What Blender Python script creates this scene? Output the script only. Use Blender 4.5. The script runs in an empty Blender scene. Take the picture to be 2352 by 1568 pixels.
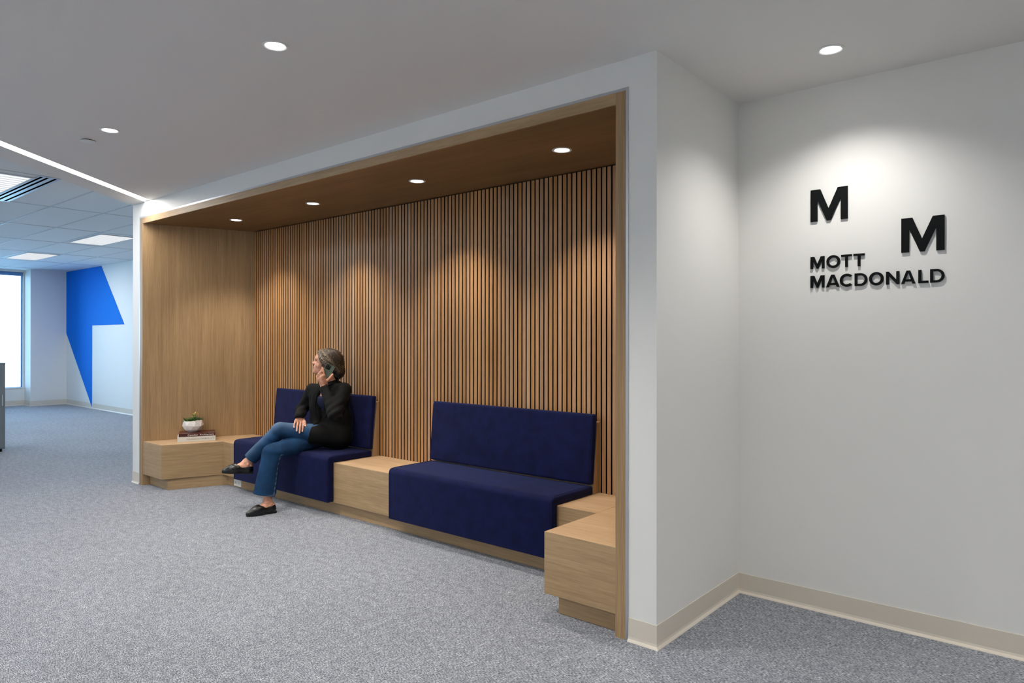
import bpy, bmesh, math, random
import numpy as np
from mathutils import Vector, Matrix
random.seed(7)
rng = np.random.default_rng(7)
sc = bpy.context.scene
COL = sc.collection
CH = 2.609          # drywall ceiling height
CA = 2.735          # acoustic ceiling height
YW = 2.725          # alcove front wall plane
XR = -1.4624        # return wall plane
YS = 3.63           # sign wall plane
BT = 0.404          # bench top

# ------------------------------------------------------------------ helpers
def lin(c):
    return tuple(((v/255)/12.92 if v/255 <= .04045 else ((v/255+.055)/1.055)**2.4) for v in c)

class MB:
    """collects shapes in world coordinates"""
    def __init__(s): s.bm = bmesh.new()
    def box(s, a, b, bev=0, seg=2):
        bm = bmesh.new()
        r = bmesh.ops.create_cube(bm, size=1)
        for v in bm.verts:
            v.co = Vector([(a[i]+b[i])/2 + v.co[i]*(b[i]-a[i]) for i in range(3)])
        if bev: bmesh.ops.bevel(bm, geom=bm.edges[:], offset=bev, segments=seg, affect='EDGES', profile=.5)
        s._add(bm); return s
    def _add(s, bm):
        me = bpy.data.meshes.new('t'); bm.to_mesh(me); bm.free(); s.bm.from_mesh(me); bpy.data.meshes.remove(me)
    def prism(s, pts, lo, hi, axis=2, bev=0, seg=2):
        """polygon extruded along axis. pts are the two other coordinates in order (x,y)|(x,z)|(y,z)"""
        bm = bmesh.new()
        def P(p, h):
            return {2: (p[0], p[1], h), 1: (p[0], h, p[1]), 0: (h, p[0], p[1])}[axis]
        a = [bm.verts.new(P(p, lo)) for p in pts]; b = [bm.verts.new(P(p, hi)) for p in pts]
        bm.faces.new(a); bm.faces.new(b[::-1])
        n = len(pts)
        for i in range(n): bm.faces.new((a[i], b[i], b[(i+1) % n], a[(i+1) % n]))
        bmesh.ops.recalc_face_normals(bm, faces=bm.faces[:])
        if bev:
            es = [e for e in bm.edges if e.calc_face_angle(0) > .6]
            bmesh.ops.bevel(bm, geom=es, offset=bev, segments=seg, affect='EDGES', profile=.5)
        s._add(bm); return s
    def lathe(s, prof, c, n=32, axis=2):
        bm = bmesh.new(); rings = []
        for r, z in prof:
            ring = []
            for i in range(n):
                t = 2*math.pi*i/n; p = [r*math.cos(t), r*math.sin(t), z]
                if axis == 1: p = [p[0], p[2], p[1]]
                if axis == 0: p = [p[2], p[0], p[1]]
                ring.append(bm.verts.new((c[0]+p[0], c[1]+p[1], c[2]+p[2])))
            rings.append(ring)
        for a, b in zip(rings, rings[1:]):
            for i in range(n): bm.faces.new((a[i], a[(i+1) % n], b[(i+1) % n], b[i]))
        bm.faces.new(rings[0]); bm.faces.new(rings[-1][::-1])
        bmesh.ops.remove_doubles(bm, verts=bm.verts[:], dist=1e-6)
        bmesh.ops.recalc_face_normals(bm, faces=bm.faces[:])
        s._add(bm); return s
    def tube(s, pts, r, n=8):
        bm = bmesh.new(); pts = [Vector(p) for p in pts]; rings = []
        for i, p in enumerate(pts):
            d = (pts[min(i+1, len(pts)-1)]-pts[max(i-1, 0)]).normalized()
            u = d.orthogonal().normalized() if i == 0 else (up-up.dot(d)*d).normalized()
            up = u; w = d.cross(u)
            rr = r[i] if isinstance(r, (list, tuple)) else r
            rings.append([bm.verts.new(p+rr*(math.cos(2*math.pi*k/n)*u+math.sin(2*math.pi*k/n)*w)) for k in range(n)])
        for a, b in zip(rings, rings[1:]):
            for i in range(n): bm.faces.new((a[i], a[(i+1) % n], b[(i+1) % n], b[i]))
        bm.faces.new(rings[0][::-1]); bm.faces.new(rings[-1])
        bmesh.ops.recalc_face_normals(bm, faces=bm.faces[:])
        s._add(bm); return s
    def tf(s, M):
        bmesh.ops.transform(s.bm, matrix=M, verts=s.bm.verts[:]); return s

def wloc(o):
    p = Vector((0, 0, 0))
    while o is not None: p += o.location; o = o.parent
    return p

def obj(name, src, mat, parent=None, loc=None, smooth=False):
    """link one mesh object; src is MB or a mesh, in world coordinates"""
    if isinstance(src, MB):
        me = bpy.data.meshes.new(name); src.bm.to_mesh(me); src.bm.free()
    else: me = src
    o = bpy.data.objects.new(name, me)
    if parent is not None:
        off = wloc(parent)
    else:
        if loc is None:
            co = np.empty(len(me.vertices)*3); me.vertices.foreach_get('co', co); co = co.reshape(-1, 3)
            loc = ((co[:, 0].min()+co[:, 0].max())/2, (co[:, 1].min()+co[:, 1].max())/2, co[:, 2].min())
        off = Vector(loc); o.location = off
    me.transform(Matrix.Translation(-off))
    if mat is not None:
        for m in (mat if isinstance(mat, (list, tuple)) else [mat]): me.materials.append(m)
    if smooth: me.polygons.foreach_set('use_smooth', [True]*len(me.polygons))
    COL.objects.link(o)
    if parent is not None: o.parent = parent
    return o

def autosmooth(o, deg=35):
    me = o.data; me.polygons.foreach_set('use_smooth', [True]*len(me.polygons))
    me.set_sharp_from_angle(angle=math.radians(deg)); return o

def thing(name, label, cat, loc, group=None):
    o = bpy.data.objects.new(name, None); o.location = loc; o.empty_display_size = .1
    COL.objects.link(o); o['label'] = label; o['category'] = cat
    if group: o['group'] = group
    return o
def tag(o, label, cat, group=None):
    o['label'] = label; o['category'] = cat
    if group: o['group'] = group
    return o
def struct(name, mb, mat, label=None, cat=None):
    o = obj(name, mb, mat); o['kind'] = 'structure'
    if label: o['label'] = label
    if cat: o['category'] = cat
    return o
def copy_tree(o, parent=None):
    c = o.copy(); COL.objects.link(c)
    if parent is not None: c.parent = parent
    for ch in list(o.children): copy_tree(ch, c)
    return c

# ------------------------------------------------------------------ materials
def new_mat(name):
    m = bpy.data.materials.new(name); m.use_nodes = True
    nt = m.node_tree; b = nt.nodes['Principled BSDF']
    return m, nt, b
def N(nt, t, **k):
    n = nt.nodes.new(t)
    for a, v in k.items():
        if a.startswith('i_'): n.inputs[a[2:].replace('_', ' ')].default_value = v
        else: setattr(n, a, v)
    return n
def plain(name, c, rough=.5, metal=0, spec=.5, bump=None, sheen=0):
    m, nt, b = new_mat(name)
    b.inputs['Base Color'].default_value = (*c, 1); b.inputs['Roughness'].default_value = rough
    b.inputs['Metallic'].default_value = metal; b.inputs['Specular IOR Level'].default_value = spec
    if sheen: b.inputs['Sheen Weight'].default_value = sheen
    if bump:
        tc = N(nt, 'ShaderNodeTexCoord'); no = N(nt, 'ShaderNodeTexNoise', i_Scale=bump[0], i_Detail=3.0)
        bp = N(nt, 'ShaderNodeBump', i_Strength=bump[1], i_Distance=bump[2])
        nt.links.new(tc.outputs['Object'], no.inputs['Vector']); nt.links.new(no.outputs['Fac'], bp.inputs['Height'])
        nt.links.new(bp.outputs['Normal'], b.inputs['Normal'])
    return m
def emit(name, c, s):
    m = bpy.data.materials.new(name); m.use_nodes = True; nt = m.node_tree; nt.nodes.clear()
    e = N(nt, 'ShaderNodeEmission'); e.inputs['Color'].default_value = (*c, 1); e.inputs['Strength'].default_value = s
    o = N(nt, 'ShaderNodeOutputMaterial'); nt.links.new(e.outputs[0], o.inputs[0]); return m
def ramp(nt, stops):
    r = N(nt, 'ShaderNodeValToRGB'); els = r.color_ramp.elements
    while len(els) < len(stops): els.new(.5)
    for e, (p, c) in zip(els, stops): e.position = p; e.color = (*c, 1)
    return r
def wood(name, c0, c1, scale, rough=.45, fig=1.0, per_slat=None, bump=.12, pores=.6):
    """grain: noise stretched along the axes whose scale is small"""
    m, nt, b = new_mat(name)
    g = N(nt, 'ShaderNodeNewGeometry'); mp = N(nt, 'ShaderNodeMapping'); mp.inputs['Scale'].default_value = scale
    nt.links.new(g.outputs['Position'], mp.inputs['Vector'])
    n1 = N(nt, 'ShaderNodeTexNoise', i_Scale=1.0, i_Detail=5.0, i_Roughness=.62, i_Distortion=.35)
    nt.links.new(mp.outputs[0], n1.inputs['Vector'])
    mp2 = N(nt, 'ShaderNodeMapping'); mp2.inputs['Scale'].default_value = tuple(v*.13+.35 for v in scale)
    nt.links.new(g.outputs['Position'], mp2.inputs['Vector'])
    n2 = N(nt, 'ShaderNodeTexNoise', i_Scale=1.0, i_Detail=2.0, i_Distortion=.8*fig); nt.links.new(mp2.outputs[0], n2.inputs['Vector'])
    mx = N(nt, 'ShaderNodeMath', operation='MULTIPLY_ADD'); mx.inputs[1].default_value = .45
    nt.links.new(n2.outputs['Fac'], mx.inputs[0]); 
    m2 = N(nt, 'ShaderNodeMath', operation='MULTIPLY'); m2.inputs[1].default_value = .55
    nt.links.new(n1.outputs['Fac'], m2.inputs[0]); nt.links.new(m2.outputs[0], mx.inputs[2])
    fac = mx.outputs[0]
    r = ramp(nt, [(.34, c0), (.66, c1)]); nt.links.new(fac, r.inputs[0])
    col = r.outputs[0]
    if per_slat:
        pitch, x0, amt = per_slat
        sx = N(nt, 'ShaderNodeSeparateXYZ'); nt.links.new(g.outputs['Position'], sx.inputs[0])
        a = N(nt, 'ShaderNodeMath', operation='SUBTRACT'); a.inputs[1].default_value = x0; nt.links.new(sx.outputs['X'], a.inputs[0])
        d = N(nt, 'ShaderNodeMath', operation='DIVIDE'); d.inputs[1].default_value = pitch; nt.links.new(a.outputs[0], d.inputs[0])
        f = N(nt, 'ShaderNodeMath', operation='FLOOR'); nt.links.new(d.outputs[0], f.inputs[0])
        w = N(nt, 'ShaderNodeTexWhiteNoise', noise_dimensions='1D'); nt.links.new(f.outputs[0], w.inputs['W'])
        hs = N(nt, 'ShaderNodeHueSaturation'); nt.links.new(col, hs.inputs['Color'])
        mr = N(nt, 'ShaderNodeMapRange'); mr.inputs['To Min'].default_value = 1-amt; mr.inputs['To Max'].default_value = 1+amt
        nt.links.new(w.outputs['Value'], mr.inputs['Value']); nt.links.new(mr.outputs[0], hs.inputs['Value'])
        mr2 = N(nt, 'ShaderNodeMapRange'); mr2.inputs['To Min'].default_value = .86; mr2.inputs['To Max'].default_value = 1.10
        sp = N(nt, 'ShaderNodeSeparateColor'); nt.links.new(w.outputs['Color'], sp.inputs[0])
        nt.links.new(sp.outputs[1], mr2.inputs['Value']); nt.links.new(mr2.outputs[0], hs.inputs['Saturation'])
        col = hs.outputs[0]
    mp3 = N(nt, 'ShaderNodeMapping'); mp3.inputs['Scale'].default_value = tuple(v*(5.5 if v > 20 else 3.5) for v in scale)
    nt.links.new(g.outputs['Position'], mp3.inputs['Vector'])
    n3 = N(nt, 'ShaderNodeTexNoise', i_Scale=1.0, i_Detail=2.0, i_Roughness=.6); nt.links.new(mp3.outputs[0], n3.inputs['Vector'])
    r3 = ramp(nt, [(.36, (.66, .64, .62)), (.52, (1.0, 1.0, 1.0))]); nt.links.new(n3.outputs['Fac'], r3.inputs[0])
    mxp = N(nt, 'ShaderNodeMix', data_type='RGBA', blend_type='MULTIPLY'); mxp.inputs[0].default_value = pores
    nt.links.new(col, mxp.inputs[6]); nt.links.new(r3.outputs[0], mxp.inputs[7]); col = mxp.outputs[2]
    nt.links.new(col, b.inputs['Base Color'])
    b.inputs['Roughness'].default_value = rough; b.inputs['Specular IOR Level'].default_value = .35
    bp = N(nt, 'ShaderNodeBump', i_Strength=bump, i_Distance=.001); nt.links.new(n1.outputs['Fac'], bp.inputs['Height'])
    nt.links.new(bp.outputs['Normal'], b.inputs['Normal'])
    return m

M = {}
M['wall'] = plain('painted_wall', (.81, .80, .77), .6, spec=.3, bump=(220, .12, .001))
M['ceil'] = plain('ceiling_paint', (.76, .735, .71), .8, spec=.2, bump=(160, .08, .001))
M['base'] = plain('cream_vinyl', lin((218, 209, 195)), .38, spec=.45)
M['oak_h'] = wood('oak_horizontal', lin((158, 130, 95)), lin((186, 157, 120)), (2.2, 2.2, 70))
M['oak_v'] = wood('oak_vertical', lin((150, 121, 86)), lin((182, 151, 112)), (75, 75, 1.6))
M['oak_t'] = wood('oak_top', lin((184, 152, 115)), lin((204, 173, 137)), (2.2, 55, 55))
M['slat'] = wood('slat_wood', lin((158, 114, 72)), lin((198, 152, 106)), (95, 95, 2.2), rough=.30, per_slat=(.0372, -2.2578, .10))
M['felt'] = plain('black_felt', (.006, .005, .005), .95, spec=.1)
M['metal'] = plain('brushed_aluminium', (.55, .57, .6), .35, metal=.85)
M['white_metal'] = plain('white_metal', (.78, .78, .77), .4)
M['lens'] = emit('downlight_lens', (1, .97, .93), 14)
M['led'] = emit('led_diffuser', (1, .955, .88), 9)
M['troffer'] = emit('troffer_lens', (.96, .98, 1), .95)
M['troffer_blade'] = plain('troffer_blade', (.8, .8, .8), .35)
M['black'] = plain('matte_black', (.004, .005, .0055), .6, spec=.12)
M['slot'] = plain('diffuser_slot', (.002, .002, .003), 1, spec=0)

def carpet():
    m, nt, b = new_mat('heather_carpet')
    g = N(nt, 'ShaderNodeNewGeometry')
    def noise(sc_, det, rgh=.6, rot=0):
        mp = N(nt, 'ShaderNodeMapping'); mp.inputs['Scale'].default_value = sc_; mp.inputs['Rotation'].default_value = (0, 0, rot)
        nt.links.new(g.outputs['Position'], mp.inputs['Vector'])
        n = N(nt, 'ShaderNodeTexNoise', i_Scale=1.0, i_Detail=det, i_Roughness=rgh); nt.links.new(mp.outputs[0], n.inputs['Vector']); return n
    a = noise((85, 260, 100), 3, .7); c = noise((17, 28, 17), 4, .65); d = noise((1.3, 1.3, 1), 2)
    r1 = ramp(nt, [(.38, lin((58, 64, 74))), (.5, lin((142, 147, 157))), (.63, lin((226, 229, 235)))])
    nt.links.new(a.outputs['Fac'], r1.inputs[0])
    r2 = ramp(nt, [(.30, (.52, .53, .56)), (.70, (1.0, 1.0, 1.0))]); nt.links.new(c.outputs['Fac'], r2.inputs[0])
    mx = N(nt, 'ShaderNodeMix', data_type='RGBA', blend_type='MULTIPLY'); mx.inputs[0].default_value = 1
    nt.links.new(r1.outputs[0], mx.inputs[6]); nt.links.new(r2.outputs[0], mx.inputs[7])
    r3 = ramp(nt, [(.35, (.90, .90, .90)), (.65, (1.0, 1.0, 1.0))]); nt.links.new(d.outputs['Fac'], r3.inputs[0])
    mx2 = N(nt, 'ShaderNodeMix', data_type='RGBA', blend_type='MULTIPLY'); mx2.inputs[0].default_value = 1
    nt.links.new(mx.outputs[2], mx2.inputs[6]); nt.links.new(r3.outputs[0], mx2.inputs[7])
    nt.links.new(mx2.outputs[2], b.inputs['Base Color'])
    b.inputs['Roughness'].default_value = .95; b.inputs['Specular IOR Level'].default_value = .1
    b.inputs['Sheen Weight'].default_value = .25; b.inputs['Sheen Roughness'].default_value = .5
    bp = N(nt, 'ShaderNodeBump', i_Strength=.55, i_Distance=.004); nt.links.new(a.outputs['Fac'], bp.inputs['Height'])
    nt.links.new(bp.outputs['Normal'], b.inputs['Normal'])
    return m
M['carpet'] = carpet()

def fabric(name, c0, c1, scale=900, rough=.9, sheen=.35, tint=(.3, .38, .8)):
    m, nt, b = new_mat(name)
    g = N(nt, 'ShaderNodeNewGeometry')
    n = N(nt, 'ShaderNodeTexNoise', i_Scale=scale, i_Detail=2.0); nt.links.new(g.outputs['Position'], n.inputs['Vector'])
    n2 = N(nt, 'ShaderNodeTexNoise', i_Scale=14.0, i_Detail=4.0); nt.links.new(g.outputs['Position'], n2.inputs['Vector'])
    ad = N(nt, 'ShaderNodeMath', operation='ADD'); nt.links.new(n.outputs['Fac'], ad.inputs[0]); nt.links.new(n2.outputs['Fac'], ad.inputs[1])
    r = ramp(nt, [(.75, c0), (1.25, c1)])
    hv = N(nt, 'ShaderNodeMath', operation='MULTIPLY'); hv.inputs[1].default_value = .5
    r = ramp(nt, [(.36, c0), (.64, c1)]); nt.links.new(ad.outputs[0], hv.inputs[0]); nt.links.new(hv.outputs[0], r.inputs[0])
    nt.links.new(r.outputs[0], b.inputs['Base Color']); b.inputs['Roughness'].default_value = rough
    b.inputs['Specular IOR Level'].default_value = .15; b.inputs['Sheen Weight'].default_value = sheen
    b.inputs['Sheen Roughness'].default_value = .35; b.inputs['Sheen Tint'].default_value = (*tint, 1)
    bp = N(nt, 'ShaderNodeBump', i_Strength=.3, i_Distance=.0008); nt.links.new(n.outputs['Fac'], bp.inputs['Height'])
    nt.links.new(bp.outputs['Normal'], b.inputs['Normal'])
    return m
M['navy'] = fabric('navy_upholstery', lin((10, 14, 44)), lin((19, 25, 70)), sheen=.22, tint=(.35, .42, .8))
M['blazer'] = fabric('black_blazer', (.0025, .0025, .0025), (.005, .005, .005), 700, .75, .03, (.5, .5, .5))
M['top'] = fabric('navy_top', (.008, .011, .03), (.014, .018, .05), 700, .7, .1)

def acoustic():
    m, nt, b = new_mat('acoustic_tile')
    g = N(nt, 'ShaderNodeNewGeometry')
    n = N(nt, 'ShaderNodeTexNoise', i_Scale=260.0, i_Detail=3.0); nt.links.new(g.outputs['Position'], n.inputs['Vector'])
    r = ramp(nt, [(.3, (.66, .67, .67)), (.55, (.78, .79, .79))]); nt.links.new(n.outputs['Fac'], r.inputs[0])
    nt.links.new(r.outputs[0], b.inputs['Base Color']); b.inputs['Roughness'].default_value = .9
    return m
M['tile'] = acoustic()
M['grid'] = plain('ceiling_grid', (.55, .56, .57), .45)

# ------------------------------------------------------------------ room shell
struct('floor', MB().box((-16.9, -4.2, -.12), (2.7, 5.3, 0)), M['carpet'])

# drywall ceiling, bounded on the left by a slanting edge with a recessed light slot next to it
D = Vector((.6554, -.7553)); NRM = Vector((.7553, .6554))    # along / to the right of the edge
def along(p, s): return (p[0]+D.x*s, p[1]+D.y*s)
E0 = (-6.955, 2.725)
def off(p, d): return (p[0]+NRM.x*d, p[1]+NRM.y*d)
def at_wall(d):          # point of the line offset by d where it meets y=YW
    q = off(E0, d); s = (q[1]-YW)/-D.y*-1
    s = (YW-q[1])/D.y; return (q[0]+D.x*s, YW)
LS = 8.9
dS0, dS1 = .205, .285      # slot
def strip(d0, d1, y1=YW):
    a, b = at_wall(d0), at_wall(d1)
    return [a, b, along(b, LS), along(a, LS)]
cm = MB()
cm.prism(strip(0, dS0), CH, CA+.1)
b = at_wall(dS1)
cm.prism([b, (2.7, YW), (2.7, -4.2), along(b, LS)], CH, CA+.1)
cm.prism([(-1.62, YW), (2.7, YW), (2.7, 3.8), (-1.62, 3.8)], CH, CA+.1)
struct('ceiling', cm, M['ceil'])
# the linear light
a, b = at_wall(dS0), at_wall(dS1)
t = thing('linear_light', 'long bright recessed strip light running diagonally across the ceiling edge', 'strip light', ((a[0]+b[0])/2+D.x*3, YW+D.y*3, CH))
obj('diffuser', MB().prism([a, b, along(b, LS), along(a, LS)], CH+.010, CH+.018), M['led'], t)
obj('housing', MB().prism([a, b, along(b, LS), along(a, LS)], CH+.020, CH+.07), M['white_metal'], t)

# acoustic ceiling
ac = MB().prism([(-16.9, 5.3), (-6.8, 5.3), (-6.8, 2.74), (-6.95, 2.73), along(E0, LS), (-16.9, -4.2)], CA+.004, CA+.08)
struct('ceiling_office', ac, M['tile'])
gm = MB()
GX = [-6.88+(-1.5225)*k for k in range(0, 7)]
GY = [4.513-.5095*k for k in range(0, 18)]
def edge_x(y):   # x of the drywall edge at y
    return E0[0]+(E0[1]-y)/-D.y*-D.x if y < E0[1] else -6.95
for gx in GX:
    gm.box((gx-.007, -4.2, CA), (gx+.007, 5.09, CA+.004))
for gy in GY:
    x1 = edge_x(gy)
    gm.box((-16.7, gy-.007, CA), (x1, gy+.007, CA+.004))
for k in range(1, 5):
    gx = -6.88+1.5225*k; gm.box((gx-.007, -4.2, CA), (gx+.007, max(-4.19, 2.725-(gx+6.955)/.6554*.7553), CA+.004))
struct('ceiling_grid', gm, M['grid'])

# front wall with the alcove opening
OX0, OX1, OZ = -6.800, -1.602, 2.482
wf = MB()
wf.box((-6.955, YW, 0), (OX0, 2.90, CH)); wf.box((OX1, YW, 0), (XR, 2.86, CH)); wf.box((OX0, YW, OZ), (OX1, 2.86, CH))
struct('wall_front', wf, M['wall'])
struct('wall_return', MB().box((OX1, 2.86, 0), (XR, YS+.12, CH)), M['wall'])
struct('wall_right', MB().box((XR, YS, 0), (2.7, YS+.12, CH)), M['wall'])
struct('wall_alcove_back', MB().box((-6.955, 3.72, 0), (OX1, 3.80, CH)), M['wall'])
struct('wall_alcove_left', MB().box((-6.955, 2.90, 0), (-6.85, 3.72, CA)), M['wall'])
wb = MB().box((-16.9, -4.4, 0), (2.7, -4.2, CA+.1))
struct('wall_behind_camera', wb, M['wall'])
struct('wall_camera_right', MB().box((2.7, -4.3, 0), (2.8, 3.8, CA+.1)), M['wall'])
struct('wall_office_back', MB().box((-16.9, 5.0955, 0), (-6.7, 5.25, CA+.1)), M['wall'])
struct('wall_office_side', MB().box((-6.85, 3.80, 0), (-6.75, 5.0955, CA+.1)), M['wall'])
# window wall with column
XW = -16.70; WZ0, WZ1 = .348, 2.70
ww = MB(); ww.box((XW, 4.46, 0), (-16.315, 5.0955, CA+.1))
ww.box((XW-.2, -4.2, 0), (XW, 5.2, WZ0)); ww.box((XW-.2, -4.2, WZ1), (XW, 5.2, CA+.1)); ww.box((XW-.2, 4.437, WZ0), (XW, 5.2, WZ1))
ww.box((XW-.2, -4.2, WZ0), (XW, -3.06, WZ1))
struct('wall_window', ww, M['wall'])
M['glass'] = None
def glass():
    m, nt, b = new_mat('window_glass'); nt.nodes.remove(b)
    tr = N(nt, 'ShaderNodeBsdfTransparent'); tr.inputs[0].default_value = (.93, .96, .97, 1)
    gl = N(nt, 'ShaderNodeBsdfGlossy'); gl.inputs['Roughness'].default_value = .02
    fr = N(nt, 'ShaderNodeFresnel'); fr.inputs[0].default_value = 1.35
    mx = N(nt, 'ShaderNodeMixShader'); nt.links.new(fr.outputs[0], mx.inputs[0]); nt.links.new(tr.outputs[0], mx.inputs[1]); nt.links.new(gl.outputs[0], mx.inputs[2])
    nt.links.new(mx.outputs[0], nt.nodes['Material Output'].inputs[0]); return m
M['glass'] = glass()
M['frame'] = plain('window_frame', lin((96, 140, 190)), .4)
ys = [4.437-k*1.5 for k in range(6)]
for k in range(5):
    y1, y0 = ys[k], ys[k+1]
    fr = MB(); fx0, fx1 = XW-.12, XW-.06
    fr.box((fx0, y1-.02, WZ0), (fx1, y1, WZ1)); fr.box((fx0, y0, WZ0), (fx1, y0+.02, WZ1))
    fr.box((fx0, y0+.02, WZ1-.04), (fx1, y1-.02, WZ1)); fr.box((fx0, y0+.02, WZ0), (fx1, y1-.02, WZ0+.025))
    w = struct('window_%d' % (k+1), fr, M['frame'])
    obj('pane', MB().box((XW-.095, y0+.02, WZ0+.025), (XW-.088, y1-.02, WZ1-.04)), M['glass'], w)
    obj('sill', MB().box((XW-.06, y0, WZ0), (XW+.015, y1, WZ0+.015)), M['white_metal'], w)
    obj('roller_blind', MB().box((XW-.055, y0+.01, WZ1-.075), (XW-.015, y1-.01, WZ1-.005), .004), M['frame'], w)

# outside: pale land far below and a low range of hills and roofs
struct('ground_outside', MB().box((-420, -260, -22.2), (-30, 300, -22)), plain('outside_ground', (.60, .68, .70), .9))
hm = MB(); bm = hm.bm
prev = None
for i in range(90):
    y = -200+i*5.6
    z = -6+4*abs(math.sin(i*.13+1))+1.5*math.sin(i*.41)+.6*math.sin(i*1.3)
    cur = [bm.verts.new(p) for p in ((-300, y, -22), (-330, y, z), (-380, y, z*.8), (-400, y, -22))]
    if prev:
        for a_, b_ in ((0, 1), (1, 2), (2, 3)): bm.faces.new((prev[a_], prev[b_], cur[b_], cur[a_]))
    prev = cur
struct('hills_outside', hm, plain('outside_hills', (.62, .66, .68), .95))
for i, (x, y, w, h) in enumerate([(-120, 33, 14, 9), (-148, 40, 10, 13), (-105, 27, 9, 7), (-165, 22, 16, 8), (-90, 34, 8, 6)]):
    mb = MB().box((x-w/2, y-w/2, -22), (x+w/2, y+w/2, -22+h)).box((x-w/2-.4, y-w/2-.4, -22+h), (x+w/2+.4, y+w/2+.4, -22+h+.6))
    tag(obj('building', mb, plain('pale_facade', (.75, .77, .78), .8)), 'pale low building seen small through the far office window', 'building', 'pale buildings outside the window')

# baseboards: a tall cream strip with a toe
def baseboard(name, p, q, n, m0=0, m1=0):
    """p,q ends on the wall plane, n unit normal into the room"""
    p, q, n = Vector(p), Vector(q), Vector(n); mb = MB(); bm = mb.bm
    prof = [(0, .104), (.003, .104), (.003, .022), (.005, .012), (.012, .004), (.014, 0), (0, 0)]
    tt_ = (q-p).normalized()
    a_ = [bm.verts.new((*(p+n*d-tt_*m0*d), z)) for d, z in prof]; b_ = [bm.verts.new((*(q+n*d+tt_*m1*d), z)) for d, z in prof]
    for i in range(len(prof)): j = (i+1) % len(prof); bm.faces.new((a_[i], a_[j], b_[j], b_[i]))
    bm.faces.new(a_); bm.faces.new(b_[::-1]); bmesh.ops.recalc_face_normals(bm, faces=bm.faces[:])
    return struct(name, mb, M['base'])
baseboard('baseboard_right', (XR, YS), (2.7, YS), (0, -1), -1, 0)
baseboard('baseboard_return', (XR, YW), (XR, YS), (1, 0), 1, -1)
baseboard('baseboard_front', (OX1+.001, YW), (XR, YW), (0, -1), 0, 1)
baseboard('baseboard_pier', (-6.957, YW), (OX0-.002, YW), (0, -1))
baseboard('baseboard_office_back', (-16.315, 5.0955), (-6.85, 5.0955), (0, -1))
baseboard('baseboard_column', (-16.315, 4.446), (-16.315, 5.094), (1, 0))
baseboard('baseboard_column_side', (XW, 4.46), (-16.301, 4.46), (0, -1))
baseboard('baseboard_window', (XW, -4.2), (XW, 4.458), (1, 0))

# metal J-trim round the alcove opening
tm = MB(); y0, y1 = YW-.004, 2.80
tm.box((OX1-.013, y0, 0), (OX1, y1, OZ)); tm.box((OX0, y0, 0), (OX0+.012, y1, OZ)); tm.box((OX0+.012, y0, OZ-.013), (OX1-.013, y1, OZ))
o = struct('trim_1', tm, M['metal'])

# ------------------------------------------------------------------ alcove lining
SX0, SZ = -6.735, 2.416
t = thing('wood_alcove_lining', 'light oak veneer lining of the seating alcove, with side panels and soffit', 'wood panelling', (-4.2, 3.1, 0))
obj('side_panel', MB().box((-1.668, YW-.003, 0), (-1.6155, 3.70, 2.469)), M['oak_v'], t)
obj('side_panel', MB().prism([(-6.735, YW-.003), (-6.7875, YW-.003), (-6.46, 3.70), (-6.385, 3.70)], 0, 2.469), M['oak_v'], t)
obj('head_frame', MB().box((-6.735, YW-.0035, SZ-.0008), (-1.668, YW+.006, 2.469)), M['oak_h'], t)
obj('soffit', MB().prism([(-6.7855, YW+.006), (-1.6165, YW+.006), (-1.6165, 3.70), (-6.46, 3.70)], SZ, 2.4685), wood('oak_soffit_shaded', lin((112, 82, 50)), lin((140, 106, 68)), (2.0, 45, 45), pores=.3), t)  # same oak, its colour darkened to stand for the dim underside

# slat wall
t = thing('slat_wall_panel', 'wall panel of narrow vertical brown wood slats over black felt', 'slat panel', (-4.0, 3.655, BT))
obj('backing', MB().box((-6.405, 3.654, .30), (-1.668, 3.662, SZ-.001)), M['felt'], t)
sm = MB(); sc_ = MB()
P_, G_ = .0372, .0106
c = -2.2578
k0 = int(math.floor((-1.70-c)/P_))
for k in range(k0, -112, -1):
    a_ = c+k*P_+G_/2; b_ = a_+P_-G_
    if a_ < -6.395: continue
    sm.box((a_, 3.640, .36), (min(b_, -1.6685), 3.6412, SZ-.008)); sc_.box((a_+.0002, 3.6412, .36), (min(b_, -1.6685)-.0002, 3.654, SZ-.008))
obj('slats', sm, M['slat'], t); obj('slat_cores', sc_, M['felt'], t)

# ------------------------------------------------------------------ built-in bench
t = thing('built_in_bench', 'long light oak bench built across the alcove with deeper boxes at both ends', 'bench', (-4.1, 3.2, 0))
BZ = .100
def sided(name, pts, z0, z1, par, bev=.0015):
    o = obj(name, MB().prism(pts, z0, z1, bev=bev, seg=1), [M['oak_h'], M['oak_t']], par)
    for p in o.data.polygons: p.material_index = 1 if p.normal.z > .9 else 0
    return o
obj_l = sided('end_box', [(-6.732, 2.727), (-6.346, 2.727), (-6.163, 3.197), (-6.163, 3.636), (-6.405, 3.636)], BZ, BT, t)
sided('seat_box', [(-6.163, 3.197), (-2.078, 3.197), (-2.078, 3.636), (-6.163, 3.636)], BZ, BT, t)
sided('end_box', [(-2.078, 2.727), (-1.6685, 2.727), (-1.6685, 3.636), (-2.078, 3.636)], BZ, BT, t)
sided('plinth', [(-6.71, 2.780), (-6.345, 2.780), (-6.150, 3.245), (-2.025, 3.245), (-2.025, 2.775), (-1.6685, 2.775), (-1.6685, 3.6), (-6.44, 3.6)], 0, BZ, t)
for xa, xb in ((-5.868, -4.457), (-3.755, -2.342)):
    obj('backrest_wedge', MB().prism([(3.639, BT+.0005), (3.566, BT+.0005), (3.6135, .8365), (3.639, .842)], xa+.004, xb, axis=0), M['oak_v'], t)

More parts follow.
